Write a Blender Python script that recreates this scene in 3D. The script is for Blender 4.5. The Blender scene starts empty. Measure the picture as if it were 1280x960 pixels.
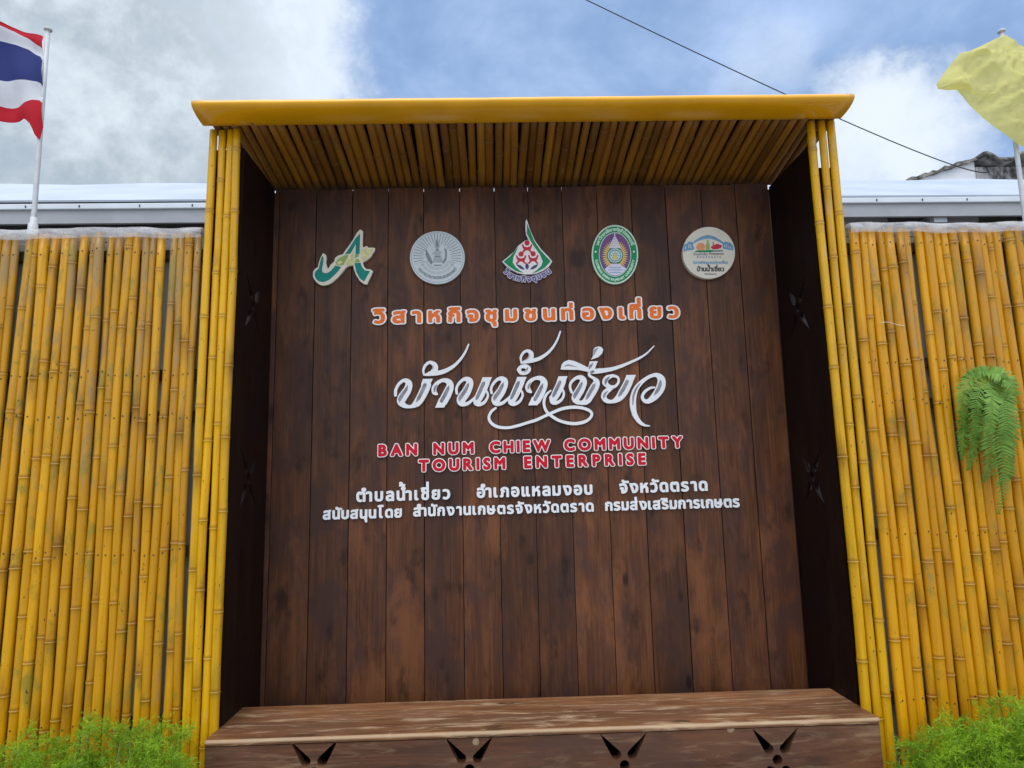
import bpy, bmesh, math, random
from mathutils import Vector, Matrix, geometry
R = math.radians
C = bpy.context.scene.collection
scene = bpy.context.scene
random.seed(7)

# ------------------------------------------------------------ camera, sky, sun, exposure
FPX, YAW, PITCH, ROLL = 829.84, 0.03374, 0.14371, -0.0217
CAMLOC = Vector((1.01339, -3.0611, 1.33333))
cy, sy, cp, sp = math.cos(YAW), math.sin(YAW), math.cos(PITCH), math.sin(PITCH)
FWD = Vector((sy*cp, cy*cp, sp)); r0 = Vector((cy, -sy, 0)); u0 = r0.cross(FWD)
RIGHT = r0*math.cos(ROLL) + u0*math.sin(ROLL); UP = -r0*math.sin(ROLL) + u0*math.cos(ROLL)
cam = bpy.data.cameras.new('camera'); cam.sensor_width = 36; cam.lens = FPX/1280*36
cam.clip_end = 3000; cam.clip_start = 0.02
camo = bpy.data.objects.new('camera', cam); C.objects.link(camo)
m = Matrix((RIGHT, UP, -FWD)).transposed().to_4x4(); m.translation = CAMLOC
camo.matrix_world = m; scene.camera = camo

def at(x, y, Y):
    """real point on the vertical plane y = Y seen at photo position x, y"""
    d = FWD + RIGHT*((x-640)/FPX) - UP*((y-480)/FPX)
    return CAMLOC + d*((Y-CAMLOC.y)/d.y)

SUN_EL, SUN_AZ = R(62), R(205)      # azimuth: clockwise from +y
world = bpy.data.worlds.new('World'); scene.world = world; world.use_nodes = True
wt = world.node_tree; wt.nodes.clear()
class NT:
    """tiny node-tree builder"""
    def __init__(s, t): s.t = t
    def n(s, kind, **k):
        o = s.t.nodes.new('ShaderNode'+kind)
        ins = k.pop('i', {})
        for a, v in k.items(): setattr(o, a, v)
        for a, v in ins.items():
            if isinstance(v, bpy.types.NodeSocket): s.t.links.new(v, o.inputs[a])
            else: o.inputs[a].default_value = v
        return o
    def math(s, op, a, b=0.0, c=0.0, clamp=False):
        o = s.n('Math', operation=op, use_clamp=clamp)
        for k, v in ((0, a), (1, b), (2, c)):
            if isinstance(v, bpy.types.NodeSocket): s.t.links.new(v, o.inputs[k])
            else: o.inputs[k].default_value = v
        return o.outputs[0]
    def mix(s, f, a, b, blend='MIX'):
        o = s.n('MixRGB', blend_type=blend)
        for k, v in ((0, f), (1, a), (2, b)):
            if isinstance(v, bpy.types.NodeSocket): s.t.links.new(v, o.inputs[k])
            else: o.inputs[k].default_value = (*v, 1) if isinstance(v, tuple) and len(v) == 3 else v
        return o.outputs[0]
    def ramp(s, f, a, b):
        o = s.n('MapRange', interpolation_type='SMOOTHSTEP')
        s.t.links.new(f, o.inputs[0]); o.inputs[1].default_value = a; o.inputs[2].default_value = b
        return o.outputs[0]
    def noise(s, vec, scale, detail=4, rough=.55, dist=0.0):
        return s.n('TexNoise', i={'Vector': vec, 'Scale': scale, 'Detail': detail, 'Roughness': rough, 'Distortion': dist}).outputs[0]
    def scale(s, vec, xyz, off=None):
        o = s.n('Mapping', i={'Vector': vec, 'Scale': xyz})
        if off is not None:
            if isinstance(off, bpy.types.NodeSocket): s.t.links.new(off, o.inputs['Location'])
            else: o.inputs['Location'].default_value = off
        return o.outputs[0]

W = NT(wt)
sky = W.n('TexSky', sky_type='NISHITA', sun_disc=False, sun_elevation=SUN_EL, sun_rotation=SUN_AZ, air_density=1.0, dust_density=1.0, ozone_density=1.5)
tc = W.n('TexCoord').outputs['Generated']
nrm = W.n('VectorMath', operation='NORMALIZE', i={0: tc}).outputs[0]
sep = W.n('SeparateXYZ', i={0: nrm})
dz = W.math('ADD', W.math('MAXIMUM', sep.outputs[2], 0.0), 0.22)
plane = W.n('CombineXYZ', i={0: W.math('DIVIDE', sep.outputs[0], dz), 1: W.math('DIVIDE', sep.outputs[1], dz), 2: 0.0}).outputs[0]
fine = W.noise(plane, 3.2, 9, .62, .25)
big = W.noise(plane, 1.1, 6, .6, .3)
rag = W.noise(nrm, 13.0, 9, .66, .15)
def blob(c, a, b, ragged=.10):
    """cloud mass round a compass direction: 1 inside cos angle b, 0 outside a, ragged rim"""
    c = Vector(c).normalized()
    d = W.n('VectorMath', operation='DOT_PRODUCT', i={0: nrm, 1: tuple(c)}).outputs['Value']
    d = W.math('ADD', d, W.math('MULTIPLY', W.math('SUBTRACT', rag, .5), ragged))
    return W.ramp(d, a, b)
def cdir(x, y):
    return FWD + RIGHT*((x-640)/FPX) - UP*((y-480)/FPX)
S_STR = 0.10
WHITE = (7.0, 7.7, 8.5); PALE = (4.7, 6.2, 9.0)
GREY = W.mix(W.ramp(W.math('ADD', W.math('MULTIPLY', big, .6), W.math('MULTIPLY', rag, .4)), .40, .60), (3.0, 3.7, 4.4), (6.2, 6.9, 7.5))
col = W.mix(.42, sky.outputs[0], (3.6, 5.5, 9.2))
veil = W.math('MULTIPLY', W.ramp(W.math('ADD', W.math('MULTIPLY', fine, .55), W.math('MULTIPLY', big, .45)), .40, .68), .70)
col = W.mix(veil, col, PALE)
# the low pale band over the roofs
low = W.math('MULTIPLY', W.ramp(sep.outputs[2], .42, .12), .55)
col = W.mix(low, col, PALE)
BLOBS = []
for (cx_, cy_, a, b, rg, colr, amt) in (
        (1095, 178, .9945, .9990, .0090, WHITE, .80), (1135, 150, .9962, .9992, .0075, WHITE, .62), (1075, 128, .9975, .9996, .0050, WHITE, .6), (1165, 190, .9965, .9992, .0080, WHITE, .5),      # small white cumulus on the right
        (955, 85, .9975, 1.0002, .006, WHITE, .30),
        (-120, 40, .872, .912, .075, WHITE, .92),           # the big grey cloud with its white rim
        (-90, 130, .90, .965, .12, GREY, .85)):
    col = W.mix(W.math('MULTIPLY', blob(cdir(cx_, cy_), a, b, rg), amt), col, colr)
# bright area added to the unseen sky overhead and behind, to light the fronts
back = W.math('MULTIPLY', W.ramp(W.n('VectorMath', operation='DOT_PRODUCT', i={0: nrm, 1: tuple(Vector((0.10, -.45, .89)).normalized())}).outputs['Value'], .25, .75), .9)
col = W.mix(back, col, (12.2, 13.0, 14.2))
bg = W.n('Background', i={'Color': col, 'Strength': S_STR})
wo = W.n('OutputWorld', i={'Surface': bg.outputs[0]})

sun = bpy.data.lights.new('sun', 'SUN'); sun.energy = 1.0; sun.angle = R(35); sun.color = (1, .98, .95)
suno = bpy.data.objects.new('sun', sun); C.objects.link(suno)
sd = Vector((math.sin(SUN_AZ)*math.cos(SUN_EL), math.cos(SUN_AZ)*math.cos(SUN_EL), math.sin(SUN_EL)))
suno.rotation_euler = (-sd).to_track_quat('-Z', 'Y').to_euler()
scene.view_settings.view_transform = 'Standard'; scene.view_settings.look = 'None'
scene.view_settings.exposure = 0.32; scene.view_settings.gamma = 1.0
scene.cycles.max_bounces = 8

# ------------------------------------------------------------ object helpers
def props(o, label=None, cat=None, group=None, kind=None):
    for k, v in (('label', label), ('category', cat), ('group', group), ('kind', kind)):
        if v: o[k] = v
    return o
def empty(name, loc, label, cat, group=None):
    o = bpy.data.objects.new(name, None); o.empty_display_size = .1; C.objects.link(o); o.location = loc
    return props(o, label, cat, group)
def link(name, me, mat=None, parent=None, loc=(0, 0, 0), rot=(0, 0, 0)):
    """mesh given in world-oriented local coords, loc in world space"""
    o = bpy.data.objects.new(name, me); C.objects.link(o)
    if mat:
        for mm in (mat if isinstance(mat, (list, tuple)) else [mat]): me.materials.append(mm)
    o.location = Vector(loc); o.rotation_euler = rot
    if parent:
        o.parent = parent
        p = parent; off = Vector((0, 0, 0))
        while p: off += Vector(p.location); p = p.parent
        o.location = Vector(loc) - off
    return o
def mesh(verts, faces, smooth=False):
    me = bpy.data.meshes.new('m'); me.from_pydata([tuple(v) for v in verts], [], faces)
    if smooth:
        for p in me.polygons: p.use_smooth = True
    me.update(); return me
def box_bm(bm, a, b, bevel=0.0):
    g = bmesh.ops.create_cube(bm, size=1)
    vs = g['verts']
    for v in vs:
        v.co = Vector([(a[i]+b[i])/2 + v.co[i]*(b[i]-a[i]) for i in range(3)])
    if bevel:
        es = list({e for v in vs for e in v.link_edges})
        bmesh.ops.bevel(bm, geom=es, offset=bevel, segments=2, profile=.6, affect='EDGES')
def bm_obj(name, bm, mat, parent=None, loc=(0, 0, 0), smooth=False):
    me = bpy.data.meshes.new('m'); bmesh.ops.recalc_face_normals(bm, faces=bm.faces); bm.to_mesh(me); bm.free()
    if smooth:
        for p in me.polygons: p.use_smooth = True
    return link(name, me, mat, parent, loc)
def box(name, a, b, mat, parent=None, bevel=0.0):
    a = Vector(a); b = Vector(b); c = (a+b)/2
    bm = bmesh.new(); box_bm(bm, a-c, b-c, bevel)
    return bm_obj(name, bm, mat, parent, c)
def flat(name, loops, yb, th, mat, parent=None, axis='xz', bev=0.0):
    """plate cut along outlines in the x-z plane (holes by even-odd), back at yb, thickness th towards the viewer"""
    xs = [p[0] for l in loops for p in l]; zs = [p[1] for l in loops for p in l]
    cx, cz = (min(xs)+max(xs))/2, (min(zs)+max(zs))/2
    P = []; E = []; LL = []
    for l in loops:
        l = [(p[0]-cx, p[1]-cz) for p in l]; b0 = len(P); n = len(l); LL.append(l)
        P += [Vector(p) for p in l]; E += [(b0+k, b0+(k+1) % n) for k in range(n)]
    V2, E2_, F2, _a, _b, _c = geometry.delaunay_2d_cdt(P, E, [], 0, 1e-7)
    segs = [(l[k], l[(k+1) % len(l)]) for l in LL for k in range(len(l))]
    def inside(x, y):
        w = False
        for (ax, ay), (bx, by) in segs:
            if (ay > y) != (by > y) and x < (bx-ax)*(y-ay)/(by-ay)+ax: w = not w
        return w
    tri = [f for f in F2 if inside(sum(V2[k].x for k in f)/3, sum(V2[k].y for k in f)/3)]
    nv = len(V2); edges = {}
    tri = [f if (V2[f[1]]-V2[f[0]]).cross(V2[f[2]]-V2[f[0]]) > 0 else (f[0], f[2], f[1]) for f in tri]
    for f in tri:
        for k in range(3): edges[(f[k], f[(k+1) % 3])] = 1
    faces = [tuple(f) for f in tri] + [tuple(nv+k for k in reversed(f)) for f in tri]
    faces += [(b, a, a+nv, b+nv) for (a, b) in edges if (b, a) not in edges]
    me = mesh([(v.x, v.y, th/2) for v in V2]+[(v.x, v.y, -th/2) for v in V2], faces)
    if axis == 'xz':
        me.transform(Matrix.Rotation(R(90), 4, 'X')); loc = (cx, yb-th/2, cz)
    else:      # loops given as (y, z), plate lies in the y-z plane, yb = x of its left face
        me.transform(Matrix.Rotation(R(90), 4, 'Z') @ Matrix.Rotation(R(90), 4, 'X')); loc = (yb+th/2, cx, cz)
    return link(name, me, mat, parent, loc)
def ell(cx, cz, rx, rz, n=48, a0=0.0):
    return [(cx+rx*math.cos(a0+2*math.pi*k/n), cz+rz*math.sin(a0+2*math.pi*k/n)) for k in range(n)]

# ------------------------------------------------------------ materials
def mat(name, rough=.5, spec=.5, coat=0.0):
    mm = bpy.data.materials.new(name); mm.use_nodes = True
    t = NT(mm.node_tree); b = mm.node_tree.nodes['Principled BSDF']
    b.inputs['Roughness'].default_value = rough; b.inputs['Specular IOR Level'].default_value = spec
    b.inputs['Coat Weight'].default_value = coat; b.inputs['Coat Roughness'].default_value = .22
    return mm, t, b
def objvec(t):
    o = t.n('TexCoord').outputs['Object']
    rnd = t.n('ObjectInfo').outputs['Random']
    off = t.n('CombineXYZ', i={0: t.math('MULTIPLY', rnd, 37.0), 1: t.math('MULTIPLY', rnd, 91.0), 2: t.math('MULTIPLY', rnd, 53.0)}).outputs[0]
    return o, t.n('VectorMath', operation='ADD', i={0: o, 1: off}).outputs[0], rnd
def bump(t, b, h, strength, dist=.002):
    bp = t.n('Bump', i={'Height': h, 'Strength': strength, 'Distance': dist})
    t.t.links.new(bp.outputs[0], b.inputs['Normal'])
def plain(name, c, rough=.5, var=.12, scale=14, spec=.4, coat=0.0):
    mm, t, b = mat(name, rough, spec, coat)
    o, v, rnd = objvec(t)
    n = t.noise(v, scale, 5, .6)
    c2 = tuple(x*(1-var) for x in c); c1 = tuple(min(1, x*(1+var)) for x in c)
    t.t.links.new(t.mix(t.ramp(n, .3, .7), c2, c1), b.inputs['Base Color'])
    t.t.links.new(t.math('ADD', t.math('MULTIPLY', n, .25), rough-.12), b.inputs['Roughness'])
    return mm
def bamboo(name, ca, cb, weather=.2, rough=.34, green=.25, wc=(.40, .33, .22), coat=.06):
    mm, t, b = mat(name, rough, .32, coat)
    o, v, rnd = objvec(t)
    col = t.mix(rnd, ca, cb)
    seg = t.n('Attribute', attribute_name='seg').outputs['Fac']       # each culm section has its own tone
    col = t.mix(t.math('MULTIPLY', seg, .45), col, tuple(x*.72 for x in ca))
    streak = t.noise(t.scale(v, (90, 90, 2.2)), 1.0, 5, .65)
    col = t.mix(t.math('MULTIPLY', t.ramp(streak, .44, .66), .55), col, (ca[0]*.62, ca[1]*.52, ca[2]*.7))
    m1 = t.noise(t.scale(v, (9, 9, 3.2)), 1.0, 7, .68, .6)
    m2 = t.noise(t.scale(v, (30, 30, 5)), 1.0, 6, .7)
    k = t.math('ADD', t.math('MULTIPLY', m1, .6), t.math('MULTIPLY', m2, .4))
    wz = t.ramp(t.n('SeparateXYZ', i={0: o}).outputs[2], .8, 2.4)      # tops have bleached more
    thr = t.math('ADD', t.math('MULTIPLY', wz, weather*.22), t.math('MULTIPLY', rnd, weather*.16))
    k2 = t.ramp(t.math('ADD', k, thr), .60, .72)
    col = t.mix(t.math('MULTIPLY', k2, .75), col, wc)
    g1 = t.noise(t.scale(v, (7, 7, 4)), 1.7, 6, .65, .4)
    col = t.mix(t.math('MULTIPLY', t.ramp(g1, .53, .68), green), col, (.24, .20, .022))
    nd = t.n('Attribute', attribute_name='node').outputs['Fac']
    sm = t.n('Attribute', attribute_name='smut').outputs['Fac']
    col = t.mix(t.math('MULTIPLY', t.math('MULTIPLY', sm, t.ramp(m2, .34, .56)), .9), col, (ca[0]*.30, ca[1]*.24, ca[2]*.8))
    col = t.mix(t.math('MULTIPLY', nd, .72), col, (ca[0]*.30, ca[1]*.19, ca[2]*.5))
    pl_ = t.n('Attribute', attribute_name='scar').outputs['Fac']
    col = t.mix(t.math('MULTIPLY', pl_, .38), col, (.62, .46, .18))
    sp_ = t.noise(t.scale(v, (120, 120, 60)), 1.0, 2, .5)
    col = t.mix(t.math('MULTIPLY', t.ramp(sp_, .69, .74), .85), col, (.07, .035, .012))
    t.t.links.new(col, b.inputs['Base Color'])
    t.t.links.new(t.math('ADD', t.math('MULTIPLY', k, .4), rough-.18), b.inputs['Roughness'])
    bump(t, b, t.math('ADD', streak, t.math('MULTIPLY', m2, .6)), .25, .0015)
    return mm
def planks(name, dark, light, blotch, axis='z', rough=.45, worn=0.0, wornc=(.5, .42, .34), spec=.4, knots=True):
    """stained boards: tone per board (attribute), long grain, blotches, knots"""
    mm, t, b = mat(name, rough, spec)
    o, v, rnd = objvec(t)
    bd = t.n('Attribute', attribute_name='board')
    shift = t.n('VectorMath', operation='SCALE', i={0: bd.outputs['Color'], 'Scale': 23.0}).outputs[0]
    v = t.n('VectorMath', operation='ADD', i={0: v, 1: shift}).outputs[0]
    along = {'z': (15, 15, 1.5), 'x': (1.5, 15, 15), 'y': (15, 1.5, 15)}[axis]
    alongf = {'z': (150, 150, 3), 'x': (3, 150, 150), 'y': (150, 3, 150)}[axis]
    blo = {'z': (6.5, 6.5, 3.6), 'x': (2.4, 5.5, 5.5), 'y': (5.5, 2.4, 5.5)}[axis]
    g = t.noise(t.scale(v, along), 1.0, 6, .65, 1.2)
    gf = t.noise(t.scale(v, alongf), 1.0, 4, .6)
    gg = t.math('ADD', t.math('MULTIPLY', g, .55), t.math('MULTIPLY', gf, .45))
    col = t.mix(t.ramp(gg, .24, .78), dark, light)
    bl = t.noise(t.scale(v, blo), 1.0, 5, .6, .5)
    col = t.mix(t.math('MULTIPLY', t.ramp(bl, .42, .62), .85), col, blotch)
    wm = t.noise(t.scale(v, tuple(q*(.95 if q > 3.7 else .45) for q in blo), (11, 5, 2)), 1.0, 7, .7, .25)
    col = t.mix(t.math('MULTIPLY', t.ramp(wm, .48, .66), .55), col, tuple(min(1, q*1.32) for q in light))
    bl2 = t.noise(t.scale(v, blo, (5, 3, 9)), 1.7, 4, .55)
    col = t.mix(t.math('MULTIPLY', t.ramp(bl2, .56, .74), .7), col, tuple(x*.42 for x in dark))
    tone = t.n('SeparateXYZ', i={0: bd.outputs['Color']}).outputs[0]
    col = t.mix(1.0, col, t.n('CombineXYZ', i={k: t.math('ADD', t.math('MULTIPLY', tone, .50), .74) for k in range(3)}).outputs[0], 'MULTIPLY')
    if knots:
        kv = {'z': (6, 6, 2.6), 'x': (2.6, 6, 6), 'y': (6, 2.6, 6)}[axis]
        vo = t.n('TexVoronoi', i={'Vector': t.scale(v, kv), 'Scale': 1.0})
        kk = t.ramp(t.math('ADD', vo.outputs['Distance'], t.math('MULTIPLY', gf, .06)), .15, .085)
        rare = t.ramp(t.n('SeparateXYZ', i={0: vo.outputs['Color']}).outputs[0], .62, .66)
        col = t.mix(t.math('MULTIPLY', t.math('MULTIPLY', kk, rare), .8), col, tuple(x*.22 for x in dark))
    if worn:
        wv = {'z': (22, 22, 3), 'x': (3.4, 26, 26), 'y': (22, 3, 22)}[axis]
        wn = t.noise(t.scale(v, wv, (3, 7, 1)), 1.0, 7, .72, .8)
        col = t.mix(t.math('MULTIPLY', t.ramp(wn, .50, .68), worn), col, wornc)
        wn2 = t.noise(t.scale(v, wv, (9, 2, 4)), .45, 6, .7, .5)
        col = t.mix(t.math('MULTIPLY', t.ramp(wn2, .60, .72), worn*.8), col, tuple(min(1, x*1.25) for x in wornc))
    t.t.links.new(col, b.inputs['Base Color'])
    ed_ = t.n('Attribute', attribute_name='worn_lit_edge').outputs['Fac']  # mask of the paled edge: wear and painted-in sky light
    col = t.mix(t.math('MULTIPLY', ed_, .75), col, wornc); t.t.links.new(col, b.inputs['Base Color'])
    t.t.links.new(t.math('ADD', t.math('MULTIPLY', bl, .35), rough-.17), b.inputs['Roughness'])
    bump(t, b, gg, .35, .0015)
    return mm

M = {}
M['pole_left'] = bamboo('bamboo_weathered', (.74, .375, .002), (.47, .215, .002), .46, rough=.30, green=.78, wc=(.29, .20, .085), coat=.12)
M['pole_right'] = bamboo('bamboo_varnished', (.74, .355, .002), (.50, .220, .002), .28, rough=.30, green=.62, wc=(.33, .24, .10), coat=.12)
M['post'] = bamboo('bamboo_post', (.76, .415, .003), (.64, .345, .006), .18, rough=.26, green=.28, wc=(.46, .36, .19))
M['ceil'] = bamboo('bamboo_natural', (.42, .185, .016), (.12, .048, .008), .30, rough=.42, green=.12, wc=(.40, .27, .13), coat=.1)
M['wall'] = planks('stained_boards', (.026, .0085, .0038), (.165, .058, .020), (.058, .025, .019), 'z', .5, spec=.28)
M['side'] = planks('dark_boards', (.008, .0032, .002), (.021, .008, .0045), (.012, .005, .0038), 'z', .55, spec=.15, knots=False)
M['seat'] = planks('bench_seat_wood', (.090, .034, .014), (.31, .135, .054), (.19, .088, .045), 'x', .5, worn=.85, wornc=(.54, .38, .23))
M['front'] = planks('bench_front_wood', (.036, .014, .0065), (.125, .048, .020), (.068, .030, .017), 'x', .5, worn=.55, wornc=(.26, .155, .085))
M['knot'] = planks('knot_wood', (.13, .07, .035), (.42, .30, .18), (.22, .13, .07), 'z', .6, knots=False)
M['yellow'] = plain('yellow_enamel', (.88, .42, .004), .24, .06, 5, .5, .4)
M['steel_dark'] = plain('dark_steel', (.03, .03, .03), .5)
M['sheet'] = plain('grey_board', (.34, .36, .37), .6, .1, 6)
M['white'] = plain('white_acrylic', (.78, .79, .80), .32, .03, 20, .5)
M['inlay'] = plain('grey_print', (.23, .22, .245), .4, .25, 30)
M['cream'] = plain('cream_board', (.78, .72, .60), .45, .04, 20)
M['orange'] = plain('orange_acrylic', (.84, .175, .022), .4, .05, 30, .2)
M['red'] = plain('red_acrylic', (.55, .007, .024), .4, .05, 30, .2)
M['offwhite'] = plain('pinkish_white_board', (.86, .81, .78), .4, .03, 20)
M['teal'] = plain('teal_print', (.004, .235, .19), .4, .12, 30, .2)
M['leafpale'] = plain('pale_yellow_print', (.70, .66, .28), .4, .15, 60)
M['leafgreen'] = plain('leaf_green_print', (.30, .42, .10), .4, .15, 60)
M['seal'] = plain('silver_print', (.60, .65, .66), .38, .05, 40)
M['sealdark'] = plain('grey_line_print', (.22, .25, .26), .4, .1, 40)
M['sealmid'] = plain('soft_grey_print', (.40, .45, .45), .4, .1, 40)
M['green'] = plain('green_print', (.006, .27, .10), .4, .08, 40, .2)
M['red_print'] = plain('rose_red_print', (.60, .030, .055), .4, .08, 40, .2)
M['navy'] = plain('navy_print', (.035, .035, .13), .35, .1, 40)
M['lilac'] = plain('lilac_board', (.72, .68, .80), .4, .05, 30)
M['violet'] = plain('violet_print', (.11, .08, .23), .4, .1, 30)
M['purple'] = plain('purple_print', (.16, .045, .20), .35, .15, 40)
M['yellow_print'] = plain('yellow_print', (.80, .55, .10), .35, .06, 40)
M['palegreen'] = plain('pale_green_edge', (.62, .78, .62), .4, .04, 30)
M['blue_print'] = plain('blue_print', (.15, .33, .50), .4, .18, 50)
M['orange_print'] = plain('orange_print', (.80, .32, .13), .4, .12, 60)
M['grey_text'] = plain('grey_text_print', (.25, .28, .27), .5, .05, 30)
M['ink'] = plain('black_ink', (.035, .04, .04), .5, .05, 30)
M['galv'] = plain('galvanised_pole', (.55, .56, .56), .4, .08, 20, .5)
M['roofwhite'] = plain('white_metal_roof', (.47, .52, .59), .4, .08, 1.2, .4)
M['gutter'] = plain('pale_gutter', (.62, .66, .70), .4, .06, 3)
M['fascia'] = plain('grey_fascia', (.34, .345, .36), .5, .08, 3)
M['darkwall'] = plain('dark_interior', (.035, .035, .035), .8, .3, 2)
M['plaster'] = plain('white_plaster', (.76, .77, .78), .8, .04, .8)
M['cable'] = plain('black_cable', (.015, .015, .017), .5)
M['soil'] = plain('pale_concrete', (.25, .24, .22), .9, .15, 3)
M['steel'] = plain('bare_wire', (.75, .70, .62), .4)
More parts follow.
